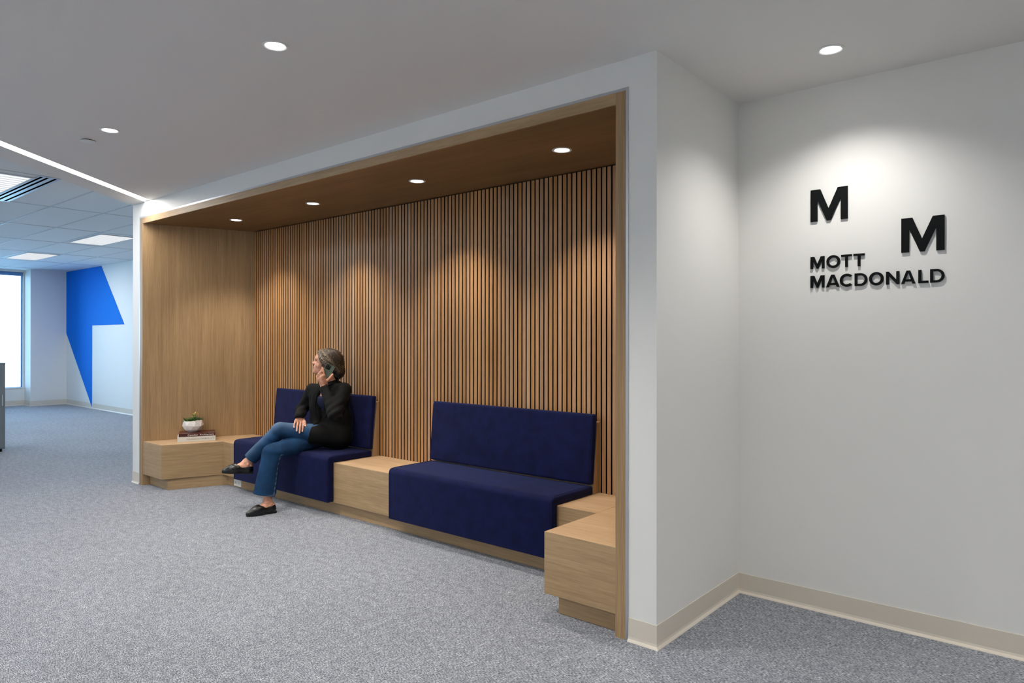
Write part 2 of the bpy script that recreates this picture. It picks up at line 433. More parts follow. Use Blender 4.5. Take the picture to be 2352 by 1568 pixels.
# cushions
def rounded(pts, rad, n=5):
    out = []
    L = len(pts)
    for i, p in enumerate(pts):
        r = rad[i]
        p = Vector(p); a_ = Vector(pts[i-1]); b_ = Vector(pts[(i+1) % L])
        if r == 0: out.append(tuple(p)); continue
        u = (a_-p).normalized(); v = (b_-p).normalized()
        for k in range(n+1):
            s = k/n; q = (1-s)**2*(p+u*r)+2*s*(1-s)*p+s*s*(p+v*r); out.append(tuple(q))
    return out
def cushions(xa, xb, which):
    prof = rounded([(3.562, BT+.001), (3.562, .456), (3.142, .456), (3.142, .106), (3.196, .106), (3.196, BT+.001)], [0, .015, .04, .006, .006, 0], 8)
    o = obj('seat_cushion', MB().prism(prof, xa, xb, axis=0, bev=.010, seg=3), M['navy']); autosmooth(o, 50)
    tag(o, 'navy fabric seat cushion draped over the bench front, %s' % which[0], 'seat cushion')
    prof2 = [(3.5625, .440), (3.545, .4568), (3.19, .4568), (3.165, .4535), (3.150, .442), (3.1412, .42), (3.1412, .112)]
    for xs in (xa+.016, xb-.016):
        obj('seam', MB().tube([(xs, y_, z_) for y_, z_ in prof2[1:]], .0016, 6), M['navy'], o)
    prof = rounded([(3.527, .466), (3.5645, .893), (3.6125, .889), (3.575, .462)], [.018, .022, .012, .008], 6)
    o = obj('back_cushion', MB().prism(prof, xa, xb, axis=0, bev=.013, seg=3), M['navy']); autosmooth(o, 50)
    tag(o, 'navy fabric back cushion leaning on the slats, %s' % which[1], 'back cushion')
    for xs in (xa+.014, xb-.014):
        obj('seam', MB().tube([(xs, 3.5262+.0375*k/6, .485+.385*k/6) for k in range(7)], .0014, 6), M['navy'], o)
cushions(-5.868, -4.456, ('the one the woman sits on', 'behind the woman'))
cushions(-3.755, -2.341, ('the empty one nearer the right wall', 'above the empty seat on the right'))

# ------------------------------------------------------------------ small fixtures
o = thing('wall_outlet', 'white duplex power outlet on the bench plinth behind the raised shoe', 'outlet', (-5.974, 3.245, .043))
obj('cover_plate', MB().box((-6.036, 3.2385, .009), (-5.912, 3.2449, .077), .002), M['white_metal'], o)
for cx_ in (-5.999, -5.949):
    r_ = obj('receptacle', MB().box((cx_-.017, 3.2365, .028), (cx_+.017, 3.2386, .058), .001), plain('outlet_white', (.7, .7, .68), .35), o)
    mb = MB()
    for dz in (-.006, .006): mb.box((cx_-.008, 3.2360, .043+dz-.001), (cx_+.002, 3.2368, .043+dz+.001))
    mb.lathe([(.0025, -.0004), (.0025, .0004)], (cx_+.010, 3.2364, .043), 10, axis=1)
    obj('socket_slots', mb, M['black'], r_)

def downlight(x, y, z, label, group, mat_ring):
    t = thing('downlight', label, 'downlight', (x, y, z), group)
    obj('trim_ring', MB().lathe([(.0415, .004), (.0415, -.001), (.047, -.0035), (.0565, -.002), (.0565, .0)], (x, y, z), 40), mat_ring, t, smooth=False)
    obj('lens', MB().lathe([(.0412, .0015), (.0412, .0)], (x, y, z-.0005), 40), M['lens'], t)
    return t
def spot(x, y, z, power, size=112, blend=.75, col=(1, .955, .89), rad=.04, name='spot'):
    l = bpy.data.lights.new(name, 'SPOT'); l.energy = power; l.spot_size = math.radians(size); l.spot_blend = blend
    l.color = col; l.shadow_soft_size = rad
    o = bpy.data.objects.new(name, l); o.location = (x, y, z-.012); COL.objects.link(o); return o
ceil_lights = [((-2.697, 1.632), 'round downlight in the plain white ceiling, centre of the picture'),
               ((-4.556, 1.652), 'round ceiling downlight beside the small sprinkler cover'),
               ((-.880, 3.203), 'round ceiling downlight above the black lettering')]
for (x, y), lb in ceil_lights:
    downlight(x, y, CH-.0005, lb, 'ceiling downlights', M['white_metal'])
alc = [(-2.300, 'nearest the right jamb'), (-3.503, 'second from the right jamb'), (-4.712, 'third from the right jamb'), (-5.893, 'nearest the left side panel')]
for x, w in alc:
    downlight(x, 3.180, SZ-.0005, 'round downlight in the oak soffit of the alcove, %s' % w, 'alcove downlights', M['white_metal'])
t = thing('ceiling_sprinkler_cover', 'small flat white disc covering a sprinkler, beside a ceiling downlight', 'sprinkler cover', (-4.892, 1.646, CH))
obj('cover_plate', MB().lathe([(.0, -.012), (.030, -.0115), (.041, -.009), (.0425, -.0075), (.0425, -.006)], (-4.892, 1.646, CH), 36), M['white_metal'], t, smooth=False)
obj('sleeve', MB().lathe([(.030, -.0062), (.030, 0)], (-4.892, 1.646, CH), 24), M['slot'], t)

# office ceiling lights: louvred troffers and a slot diffuser
def troffer(x0, x1, y0, y1, label):
    t = thing('ceiling_light', label, 'ceiling light', ((x0+x1)/2, (y0+y1)/2, CA), 'office ceiling lights')
    f = MB(); z0, z1 = CA-.004, CA+.004
    f.box((x0-.03, y0-.02, z0), (x1+.03, y0, z1)); f.box((x0-.03, y1, z0), (x1+.03, y1+.02, z1)); f.box((x0-.03, y0, z0), (x0, y1, z1)); f.box((x1, y0, z0), (x1+.03, y1, z1))
    obj('frame', f, M['grid'], t)
    obj('lamp_panel', MB().box((x0, y0, CA+.0), (x1, y1, CA+.003)), M['troffer'], t)
    n = int((x1-x0)/.09)
    for k in range(1, n):
        xx = x0+(x1-x0)*k/n
        obj('louvre_blade', MB().box((xx-.003, y0, CA-.004), (xx+.003, y1, CA-.0002)), M['troffer_blade'], t)
    l = bpy.data.lights.new('troffer_area', 'AREA'); l.shape = 'RECTANGLE'; l.size = x1-x0; l.size_y = y1-y0; l.energy = 20; l.color = (.96, .97, 1)
    a = bpy.data.objects.new('troffer_area', l); a.location = ((x0+x1)/2, (y0+y1)/2, CA-.012); COL.objects.link(a)
troffer(-11.27, -10.10, 3.555, 3.985, 'bright rectangular louvred office ceiling light, beside the oak alcove edge')
troffer(-14.32, -13.14, 3.555, 3.985, 'small bright rectangular office ceiling light, farthest from the camera')
troffer(-8.20, -7.03, 1.50, 1.925, 'large louvred ceiling light at the left picture edge beside the black air slots')
t = thing('slot_diffuser', 'grey air diffuser with black slots beside the louvred ceiling light', 'air diffuser', (-7.62, 2.03, CA))
obj('body', MB().box((-8.40, 1.945, CA-.004), (-6.86, 2.105, CA+.004)), M['metal'], t)
for ya in (1.953, 1.998, 2.058):
    obj('air_slot', MB().box((-8.37, ya, CA-.0052), (-6.89, ya+.020, CA-.0035)), M['slot'], t)

# painted graphic on the office wall
o = obj('wall_graphic', MB().prism([(-16.311, 2.733), (-14.447, 2.733), (-13.37, 1.611), (-14.909, 1.611), (-14.909, .03), (-16.311, 1.466)], 5.0895, 5.0955, axis=1), plain('blue_paint', (.0, .17, .70), .7, spec=.08))
tag(o, 'large angular bright blue shape painted on the white office wall', 'wall graphic')

# storage cabinet cut by the left picture edge
t = thing('storage_cabinet', 'dark grey office cabinet cut off by the left picture edge', 'cabinet', (-10.25, 1.9, 0))
M['grey'] = plain('grey_laminate', lin((118, 124, 128)), .5)
obj('body', MB().box((-10.5, 1.3, .034), (-10.0, 2.4765, 1.045), .002), M['grey'], t)
obj('top_panel', MB().box((-10.505, 1.295, 1.045), (-9.995, 2.4785, 1.062), .002), M['grey'], t)
for xx in (-10.45, -10.03):
    for yy in (1.34, 2.44): obj('foot', MB().lathe([(.012, 0), (.012, .036)], (xx, yy, 0), 12), M['black'], t)
for k in range(3):
    d = obj('door', MB().box((-10.0, 1.305+.39*k, .045), (-9.984, 1.69+.39*k, 1.035), .002), M['grey'], t)
    obj('handle', MB().box((-9.984, 1.655+.39*k, .55), (-9.968, 1.667+.39*k, .68), .003), M['metal'], d)
# ------------------------------------------------------------------ lettering on the right wall
def glyph(ch, w, st):
    """list of (polygon) pieces in a unit-height box of width w; st = stroke"""
    P = []
    if ch == 'M':
        s = .184*w
        P.append([(0, 0), (0, 1), (.263*w, 1), (.489*w, .37), (.737*w, 1), (w, 1), (w, 0), (w-s, 0), (w-s, .68), (.545*w, 0), (.44*w, 0), (s, .68), (s, 0)])
    if ch == 'T': P += [[(0, 1-st*.86), (0, 1), (w, 1), (w, 1-st*.86)], [(w/2-st/2, 0), (w/2-st/2, 1-st*.86), (w/2+st/2, 1-st*.86), (w/2+st/2, 0)]]
    if ch == 'L': P += [[(0, 0), (0, 1), (st, 1), (st, st*.86), (w, st*.86), (w, 0)]]
    if ch == 'N': P += [[(0, 0), (0, 1), (st*.92, 1), (w-st, .36), (w-st, 1), (w, 1), (w, 0), (w-st*.86, 0), (st, .66), (st, 0)]]
    if ch == 'A':
        t0, t1 = .5*w-.12, .5*w+.12
        P += [[(0, 0), (t0, 1), (.5*w, 1), (.5*w, .86), (st*1.06, 0)], [(w, 0), (w-st*1.06, 0), (.5*w, .86), (.5*w, 1), (t1, 1)],
              [(.22*w, .17), (.28*w, .335), (.72*w, .335), (.78*w, .17)]]
    def ring(cx, cz, rx, rz, ix, iz, a0, a1, n):
        for i in range(n):
            t, u = a0+(a1-a0)*i/n, a0+(a1-a0)*(i+1)/n
            P.append([(cx+rx*math.cos(t), cz+rz*math.sin(t)), (cx+rx*math.cos(u), cz+rz*math.sin(u)), (cx+ix*math.cos(u), cz+iz*math.sin(u)), (cx+ix*math.cos(t), cz+iz*math.sin(t))])
    if ch == 'O': ring(w/2, .5, w/2, .525, w/2-st, .525-st, 0, 2*math.pi, 44)
    if ch == 'C': ring(.53, .5, .53, .525, .53-st, .525-st, math.radians(46), math.radians(314), 36)
    if ch == 'D':
        P.append([(0, 0), (0, 1), (st, 1), (st, 0)])
        P.append([(st, 1-st*.86), (st, 1), (w-.5, 1), (w-.5, 1-st*.86)]); P.append([(st, 0), (st, st*.86), (w-.5, st*.86), (w-.5, 0)])
        ring(w-.5, .5, .5, .5, .5-st, .5-st*.86, -math.pi/2, math.pi/2, 24)
    return P
def letter(ch, x0, x1, z0, z1, label, group, st):
    h = z1-z0; w = (x1-x0)/h; mb = MB()
    for poly in glyph(ch, w, st):
        mb.prism([(x0+px*h, z0+pz*h) for px, pz in poly], 3.6212, 3.6299, axis=1)
    bmesh.ops.remove_doubles(mb.bm, verts=mb.bm.verts[:], dist=1e-5)
    tag(obj('sign_letter', mb, M['black']), label, 'letter', group)
kx = lambda x: x*1.00374
kz = lambda z: 1.35+(z-1.35)*1.00374
letter('M', kx(-1.0851), kx(-.9140), kz(1.9345), kz(2.0916), 'large black raised letter M, the upper left of the two big ones', 'big black logo letters', .2)
letter('M', kx(-.6843), kx(-.5137), kz(1.7498), kz(1.9065), 'large black raised letter M, the lower right of the two big ones', 'big black logo letters', .2)
up = [('M', -1.0858, -1.0203, 'M, first'), ('O', -1.0110, -.9478, 'O, second'), ('T', -.9435, -.8956, 'T, third'), ('T', -.8881, -.8396, 'T, last')]
lo = [('M', -1.0858, -1.0203, 'M, first'), ('A', -1.0128, -.9508, 'A, second'), ('C', -.9495, -.8927, 'C, third'), ('D', -.8830, -.8272, 'D, fourth'), ('O', -.8199, -.7579, 'O, fifth'),
      ('N', -.7475, -.6931, 'N, sixth'), ('A', -.6849, -.6269, 'A, seventh'), ('L', -.6156, -.5764, 'L, eighth'), ('D', -.5690, -.5133, 'D, last')]
for ch, a_, b_, w in up: letter(ch, kx(a_), kx(b_), kz(1.7006), kz(1.7605), 'small black raised letter %s in the short upper word' % w, 'small letters of the upper word', .195)
for ch, a_, b_, w in lo: letter(ch, kx(a_), kx(b_), kz(1.6062), kz(1.6664), 'small black raised letter %s in the long lower word' % w, 'small letters of the lower word', .195)


# ------------------------------------------------------------------ books and potted plant
def text_mesh(s, size, mat4, ext=.0003, align='LEFT'):
    cu = bpy.data.curves.new('txt', 'FONT'); cu.body = s; cu.size = size; cu.extrude = ext; cu.align_x = align; cu.resolution_u = 3
    o = bpy.data.objects.new('txt', cu); COL.objects.link(o); bpy.context.view_layer.update()
    dg = bpy.context.evaluated_depsgraph_get(); me = bpy.data.meshes.new_from_object(o.evaluated_get(dg))
    bpy.data.objects.remove(o); me.transform(mat4); return me
def frame_matrix(o, ex, ey, ez): 
    m = Matrix.Identity(4)
    for i, v in enumerate((ex, ey, ez, o)):
        for r in range(3): m[r][i] = v[r]
    return m
be = Vector((.1418, .2894, 0)).normalized(); bn = Vector((be.y, -be.x, 0)); UP = Vector((0, 0, 1))
def book(label, p0, L, Wd, h, cov, pages, title, sub, tcol, tsize, skew=0):
    ex = Matrix.Rotation(skew, 3, 'Z') @ be; en = Matrix.Rotation(skew, 3, 'Z') @ bn
    F = frame_matrix(Vector(p0), ex, -en, UP)      # local: x along spine, y into the shelf, z up; spine face at y=0
    t = thing('book', label, 'book', tuple(F @ Vector((L/2, Wd/2, 0))), 'books on the left bench box')
    obj('cover', MB().box((0, .0, 0), (L, Wd, .0025), .0008).box((0, 0, h-.0025), (L, Wd, h), .0008).box((0, 0, .001), (L, .003, h-.001), .0008).tf(F), cov, t)
    obj('pages', MB().box((.003, .0031, .0026), (L-.003, Wd-.004, h-.0026)).tf(F), pages, t)
    for s_, sz, x_ in ((title, tsize, L*.24), (sub, tsize*.5, L*.84)):
        me = text_mesh(s_, sz, F @ frame_matrix(Vector((x_, -.0002, h*.5-sz*.34)), Vector((1, 0, 0)), UP, Vector((0, -1, 0))))
        obj('spine_title', me, tcol, t)
    return t, F
pg = plain('book_pages', (.72, .68, .60), .8)
wcov = plain('white_book_cover', lin((214, 214, 208)), .35); 
book('thick white book with grey serif spine title, bottom of the stack', (-6.4255, 2.9007, BT+.0005), .3225, .245, .0450, wcov, pg, 'THE DESIGN OF AMERICA', 'HAYDEN', plain('grey_print', (.16, .17, .20), .5), .0165)
p1 = Vector((-6.4255, 2.9007, BT+.0460)) + be*.012 - bn*.004
bk, F1 = book('brown and dark book with white spine title, top of the stack', tuple(p1), .309, .215, .0290, [wood('brown_book_cover', lin((40, 26, 24)), lin((118, 58, 40)), (18, 18, 6), rough=.35)], pg, 'Canadian  Architecture', '', plain('white_print', (.8, .78, .75), .5), .0235)
for s_, x_ in (('MODERN', .03), ('VOL 3', .245)):
    me = text_mesh(s_, .021, F1 @ frame_matrix(Vector((x_, .03, .0292)), Vector((1, 0, 0)), Vector((0, 1, 0)), UP))
    if s_ == 'VOL 3' or s_ == 'MODERN': obj('cover_print', me, bpy.data.materials['white_print'], bk)
pc = Vector((-6.483, 3.072, BT+.0752))
t = thing('potted_plant', 'small green succulent with yellow tips in a faceted white pot', 'potted plant', tuple(pc))
mb = MB(); bm = mb.bm; rings = []
prof = [(.046, 0, 0), (.078, .026, 0), (.0935, .062, .5), (.084, .108, 0), (.079, .1085, 0), (.074, .088, 0)]
for r_, z_, ph in prof:
    ring = []
    for i in range(9):
        a_ = 2*math.pi*(i+ph)/9; j = 1+random.uniform(-.03, .03); dz = random.uniform(-.006, .006) if .01 < z_ < .1 else 0
        ring.append(bm.verts.new(pc+Vector((r_*j*math.cos(a_), r_*j*math.sin(a_), z_+dz+(.004*math.sin(a_*2+1) if z_ > .1 else 0)))))
    rings.append(ring)
for (ra, rb), (pa, pb) in zip(zip(rings, rings[1:]), zip(prof, prof[1:])):
    for i in range(9):
        j = (i+1) % 9
        if pb[2] > pa[2]: bm.faces.new((ra[i], ra[j], rb[i])); bm.faces.new((ra[j], rb[j], rb[i]))
        elif pb[2] < pa[2]: bm.faces.new((ra[i], ra[j], rb[j])); bm.faces.new((ra[i], rb[j], rb[i]))
        else: bm.faces.new((ra[i], ra[j], rb[j])) ; bm.faces.new((ra[i], rb[j], rb[i]))
bm.faces.new(rings[0][::-1]); bm.faces.new(rings[-1])
bmesh.ops.recalc_face_normals(bm, faces=bm.faces[:])
obj('pot', mb, plain('white_ceramic', (.80, .77, .74), .5, bump=(60, .2, .002)), t)
obj('soil', MB().lathe([(.070, .090), (.070, .094)], tuple(pc), 16), plain('soil', (.03, .02, .012), 1), t)
g1 = plain('leaf_green', (.055, .16, .025), .5); g2 = plain('leaf_dark', (.035, .075, .02), .5); g3 = plain('flower_yellow', (.62, .50, .16), .6); g4 = plain('leaf_purple', (.07, .025, .025), .5)
def leaf(mb, base, d, L, w):
    bm = mb.bm; d = Vector(d).normalized(); side = d.cross(UP).normalized() if abs(d.z) < .98 else Vector((1, 0, 0)); nn = side.cross(d).normalized()
    prev = None
    for k in range(5):
        s_ = k/4; c_ = base+d*L*s_+nn*(-.12*L*s_*s_); ww = w*math.sin(math.pi*min(.98, .18+.8*s_))
        cur = [bm.verts.new(c_-side*ww), bm.verts.new(c_+nn*ww*.35), bm.verts.new(c_+side*ww), bm.verts.new(c_-nn*ww*.35)]
        if prev:
            for i in range(4): bm.faces.new((prev[i], prev[(i+1) % 4], cur[(i+1) % 4], cur[i]))
        else: bm.faces.new(cur[::-1])
        prev = cur
    bm.faces.new(prev)
la, lb, lc, ld = MB(), MB(), MB(), MB()
for i in range(170):
    a_ = random.uniform(0, 6.283); r_ = .066*math.sqrt(random.random()); el = random.uniform(.3, 1.4)
    dvec = (math.cos(a_)*math.cos(el), math.sin(a_)*math.cos(el), math.sin(el))
    leaf(la if i % 3 else lb, pc+Vector((r_*math.cos(a_), r_*math.sin(a_), .094)), dvec, random.uniform(.024, .052), random.uniform(.004, .007))
for a_, L_ in ((3.9, .075), (4.2, .06), (.7, .062), (1.0, .075), (.95, .055), (5.5, .05), (4.0, .05)):
    leaf(ld, pc+Vector((.045*math.cos(a_), .045*math.sin(a_), .096)), (math.cos(a_)*.75, math.sin(a_)*.75, .75), L_, .0045)
for i in range(80):
    a_ = random.uniform(0, 6.283); z_ = random.uniform(.115, .178); r_ = .034*random.random()*(1.2-.6*(z_-.115)/.06)
    leaf(lc if z_ > .135 else la, pc+Vector((.010+r_*math.cos(a_), .012+r_*math.sin(a_), z_)), (math.cos(a_)*.7, math.sin(a_)*.7, .8), random.uniform(.008, .016), .004)
st = MB()
for i in range(5):
    a_ = i*1.3; st.tube([pc+Vector((.01+.01*math.cos(a_), .012+.01*math.sin(a_), .09)), pc+Vector((.01+.015*math.cos(a_), .012+.015*math.sin(a_), .165))], .0016, 5)
obj('leaves', la, g1, t); obj('leaves', lb, g2, t); obj('spiky_leaves', ld, g4, t)
fl = obj('flower_stems', st, g1, t); obj('flowers', lc, g3, fl)
# ------------------------------------------------------------------ implicit-surface mesher
class SDF:
    def __init__(s): s.p = []
    def cap(s, a, b, ra, rb=None, k=.01, op='+'):
        s.p.append(('c', op, k, np.array(a, float), np.array(b, float), ra, ra if rb is None else rb)); return s
    def chain(s, pts, rs, k=.01):
        for i in range(len(pts)-1): s.cap(pts[i], pts[i+1], rs[i], rs[i+1], k)
        return s
    def ell(s, c, r, k=.01, op='+', R=None):
        s.p.append(('e', op, k, np.array(c, float), np.array(r, float), np.eye(3) if R is None else np.array(R, float))); return s
    def box(s, c, h, rnd=.003, k=.003, op='+', R=None):
        s.p.append(('b', op, k, np.array(c, float), np.array(h, float), np.eye(3) if R is None else np.array(R, float), rnd)); return s
    @staticmethod
    def one(q, X):
        if q[0] == 'c':
            a, b, ra, rb = q[3:7]; ab = b-a; pa = X-a
            t = np.clip(pa@ab/max(ab@ab, 1e-12), 0, 1)
            return np.sqrt(((pa-t[:, None]*ab)**2).sum(1))-(ra+(rb-ra)*t)
        if q[0] == 'e':
            c, r, R = q[3:6]; Y = (X-c)@R.T
            k0 = np.sqrt(((Y/r)**2).sum(1)); k1 = np.sqrt(((Y/(r*r))**2).sum(1))
            return k0*(k0-1)/np.maximum(k1, 1e-9)
        c, h, R, rnd = q[3:7]; Y = np.abs((X-c)@R.T)-(h-rnd)
        return np.sqrt((np.maximum(Y, 0)**2).sum(1))+np.minimum(Y.max(1), 0)-rnd
    @staticmethod
    def comb(d, v, op, k):
        if op == '+':
            h = np.maximum(k-np.abs(d-v), 0)/k; return np.minimum(d, v)-h*h*k*.25
        v = -v; h = np.maximum(k-np.abs(d-v), 0)/k; return np.maximum(d, v)+h*h*k*.25
    def ev(s, X, idx=None):
        d = np.full(len(X), 9.0)
        for i, q in enumerate(s.p):
            if idx is not None and i not in idx: continue
            d = s.comb(d, s.one(q, X), q[1], q[2])
        return d

def mesh_sdf(S, lo, hi, h, disp=None, n=16, smooth=1):
    lo = np.array(lo, float); hi = np.array(hi, float); bs = h*n
    nb = np.ceil((hi-lo)/bs).astype(int)
    gi = np.stack(np.meshgrid(*[np.arange(v) for v in nb], indexing='ij'), -1).reshape(-1, 3)
    cen = lo+(gi+.5)*bs; hd = bs*.87*1.25
    vals = np.array([S.one(q, cen) for q in S.p])
    tot = S.ev(cen); keep = np.nonzero(np.abs(tot) < hd+.012)[0]
    G = int((nb.max()+2)*n+5)
    loc = np.stack(np.meshgrid(*[np.arange(n+1)]*3, indexing='ij'), -1).reshape(-1, 3)
    adds = np.array([q[1] == '+' for q in S.p]); ks = np.array([q[2] for q in S.p])
    EC = [((0,0,0),(1,0,0)),((0,1,0),(1,1,0)),((0,0,1),(1,0,1)),((0,1,1),(1,1,1)),((0,0,0),(0,1,0)),((1,0,0),(1,1,0)),((0,0,1),(0,1,1)),((1,0,1),(1,1,1)),((0,0,0),(0,0,1)),((1,0,0),(1,0,1)),((0,1,0),(0,1,1)),((1,1,0),(1,1,1))]
    keys, verts, quads = [], [], []
    for b in keep:
        v = vals[:, b]; m = v[adds].min()
        idx = set(np.nonzero(np.where(adds, v < m+2*hd+ks, v < hd*1.6+ks))[0].tolist())
        base = gi[b]*n
        X = lo+(base+loc)*h
        d = S.ev(X, idx)
        if disp is not None: d = d+disp(X, d)
        V = d.reshape(n+1, n+1, n+1); sgn = V < 0
        if sgn.all() or not sgn.any(): continue
        cnt = sum(sgn[i:n+i, j:n+j, k:n+k].astype(np.int8) for i in (0, 1) for j in (0, 1) for k in (0, 1))
        A = np.argwhere((cnt > 0) & (cnt < 8))
        acc = np.zeros((len(A), 3)); num = np.zeros(len(A))
        for e0, e1 in EC:
            i0 = A+e0; i1 = A+e1
            v0 = V[tuple(i0.T)]; v1 = V[tuple(i1.T)]; c = (v0 < 0) != (v1 < 0)
            t = np.where(c, v0/np.where(v0-v1 == 0, 1, v0-v1), 0)
            acc += c[:, None]*(np.array(e0)+t[:, None]*(np.array(e1)-np.array(e0))); num += c
        verts.append(lo+(base+A+acc/num[:, None])*h)
        ga = base+A+1
        keys.append((ga[:, 0]*G+ga[:, 1])*G+ga[:, 2])
        for ax in range(3):
            sl0 = sgn[:n, :n, :n]; sl1 = [sgn[1:, :n, :n], sgn[:n, 1:, :n], sgn[:n, :n, 1:]][ax]
            Q = np.argwhere(sl0 != sl1)
            if len(Q) == 0: continue
            flip = sl0[tuple(Q.T)]
            q = base+Q+1; u = np.zeros(3, int); w = np.zeros(3, int); u[(ax+1) % 3] = 1; w[(ax+2) % 3] = 1
            f = lambda z: (z[:, 0]*G+z[:, 1])*G+z[:, 2]
            qq = np.stack([f(q), f(q-u), f(q-u-w), f(q-w)], 1)
            qq[~flip] = qq[~flip][:, ::-1]
            quads.append(qq)
    keys = np.concatenate(keys); verts = np.concatenate(verts); quads = np.concatenate(quads)
    o = np.argsort(keys); keys = keys[o]; verts = verts[o]
    ix = np.searchsorted(keys, quads); ix = np.minimum(ix, len(keys)-1)
    ok = (keys[ix] == quads).all(1); F = ix[ok]
    for _ in range(smooth):
        s_ = np.zeros_like(verts); c_ = np.zeros(len(verts))
        for a_ in range(4):
            i0, i1 = F[:, a_], F[:, (a_+1) % 4]
            for ax in range(3): s_[:, ax] += np.bincount(i0, verts[i1, ax], len(verts))+np.bincount(i1, verts[i0, ax], len(verts))
            c_ += np.bincount(i0, minlength=len(verts))+np.bincount(i1, minlength=len(verts))
        verts = np.where(c_[:, None] > 0, verts*.5+.5*s_/np.maximum(c_, 1)[:, None], verts)
    me = bpy.data.meshes.new('sdf'); me.vertices.add(len(verts)); me.vertices.foreach_set('co', verts.astype(np.float32).ravel())
    me.loops.add(len(F)*4); me.loops.foreach_set('vertex_index', F.astype(np.int32).ravel())
    me.polygons.add(len(F)); me.polygons.foreach_set('loop_start', np.arange(len(F), dtype=np.int32)*4)
    me.update(calc_edges=True); me.validate()
    me.polygons.foreach_set('use_smooth', [True]*len(me.polygons))
    return me, verts

def V3(*a): return np.array(a, float)
def rotmat(ex, ey, ez): return np.array([ex, ey, ez], float)   # rows: local axes in world

# ------------------------------------------------------------------ the woman on the bench
H0 = V3(-4.80, 3.37, 1.113)
Fd = V3(-.574, -.819, 0); Ld = V3(.819, -.574, 0); Ud = V3(0, 0, 1)   # head: forward, left, up
def Hd(f, l, u): return H0+Fd*f+Ld*l+Ud*u
RH = rotmat(Fd, Ld, Ud)
SL, SR = V3(-4.605, 3.40, .945), V3(-4.955, 3.335, .940)
EL, WL = V3(-4.535, 3.262, .760), V3(-4.7313, 3.2938, .9816)
ER, WR = V3(-5.015, 3.285, .768), V3(-4.905, 3.185, .722)
HL, HR = V3(-4.705, 3.415, .560), V3(-4.85, 3.40, .555)
KL, KR = V3(-4.985, 3.062, .620), V3(-4.925, 2.955, .463)
AL, AR = V3(-5.135, 2.862, .372), V3(-4.918, 2.912, .082)
def nrm(v): return v/np.linalg.norm(v)
tn = nrm(V3(.19, -.98, 0)); ts = V3(.98, .19, 0)     # torso front / left
RT = rotmat(ts, -tn, Ud)
# shoe frames
h1 = V3(-4.893, 2.968, 0); t1 = V3(-4.931, 2.738, 0)
h2 = V3(-5.112, 2.900, .286); t2 = V3(-5.200, 2.682, .304)
def shoe_frame(h, t, up):
    e = nrm(t-h); u = nrm(V3(*up)-e*np.dot(e, V3(*up))); w = np.cross(u, e); return h, e, w, u
S1 = shoe_frame(h1, t1, (0, 0, 1)); S2 = shoe_frame(h2, t2, (.10, .10, 1))
def SP(S, s, w, z): return S[0]+S[1]*s+S[2]*w+S[3]*z

B = SDF()
# torso and legs under the clothes
B.ell((-4.775, 3.43, .60), (.150, .095, .12), .03, R=RT).ell((-4.775, 3.43, .74), (.115, .085, .12), .03, R=RT)
B.ell((-4.78, 3.40, .87), (.135, .092, .12), .03, R=RT).cap(SL+V3(-.02, 0, -.012), SR+V3(.03, .01, -.016), .036, .034, .03)
B.chain([HL, KL, AL], [.062, .045, .030], .02).chain([HR, KR, AR], [.062, .045, .030], .02)
B.chain([SL, EL, WL], [.040, .030, .024], .02).chain([SR, ER, WR], [.040, .030, .024], .02)
# neck
B.cap((-4.782, 3.385, .93), Hd(-.028, 0, -.015), .056, .050, .03)
# head
B.ell(Hd(-.012, 0, .070), (.098, .075, .080), .02, R=RH).ell(Hd(.032, 0, .068), (.058, .060, .060), .02, R=RH)
B.ell(Hd(.040, 0, .022), (.052, .055, .055), .02, R=RH)
for s_ in (1, -1): B.chain([Hd(.000, s_*.048, -.016), Hd(.048, s_*.030, -.026), Hd(.084, 0, -.024)], [.020, .017, .0175], .018)
B.ell(Hd(.060, 0, -.010), (.036, .040, .030), .02, R=RH)
B.ell(Hd(.058, .034, .022), (.028, .022, .022), .012, R=RH).ell(Hd(.058, -.034, .022), (.028, .022, .022), .012, R=RH)   # cheeks
B.cap(Hd(.077, 0, .072), Hd(.102, 0, .044), .0065, .0085, .010)       # nose
B.cap(Hd(.108, 0, .043), Hd(.102, 0, .038), .0070, .0070, .004)
for s_ in (1, -1):
    B.ell(Hd(.0955, s_*.0105, .0375), (.0095, .0058, .0065), .004, R=RH)
    B.cap(Hd(.0765, s_*.014, .082), Hd(.063, s_*.046, .080), .0075, .006, .010)       # brow ridge
    B.ell(Hd(.084, s_*.031, .064), (.010, .016, .009), .010, '-', R=RH)               # eye socket
    B.ell(Hd(.0655, s_*.031, .0640), (.0125, .0140, .0120), .003, R=RH)                 # eyelid globe
    B.ell(Hd(-.004, s_*.076, .018), (.017, .007, .030), .006, R=RH)                   # ear
B.ell(Hd(.080, 0, .008), (.019, .028, .022), .012, R=RH)           # mouth mound
B.ell(Hd(.0935, 0, .0105), (.0095, .021, .0052), .003, R=RH).ell(Hd(.0925, 0, -.0010), (.0092, .018, .0052), .003, R=RH)
B.box(Hd(.106, 0, .0048), (.012, .021, .0007), .0005, .002, '-', R=RH)
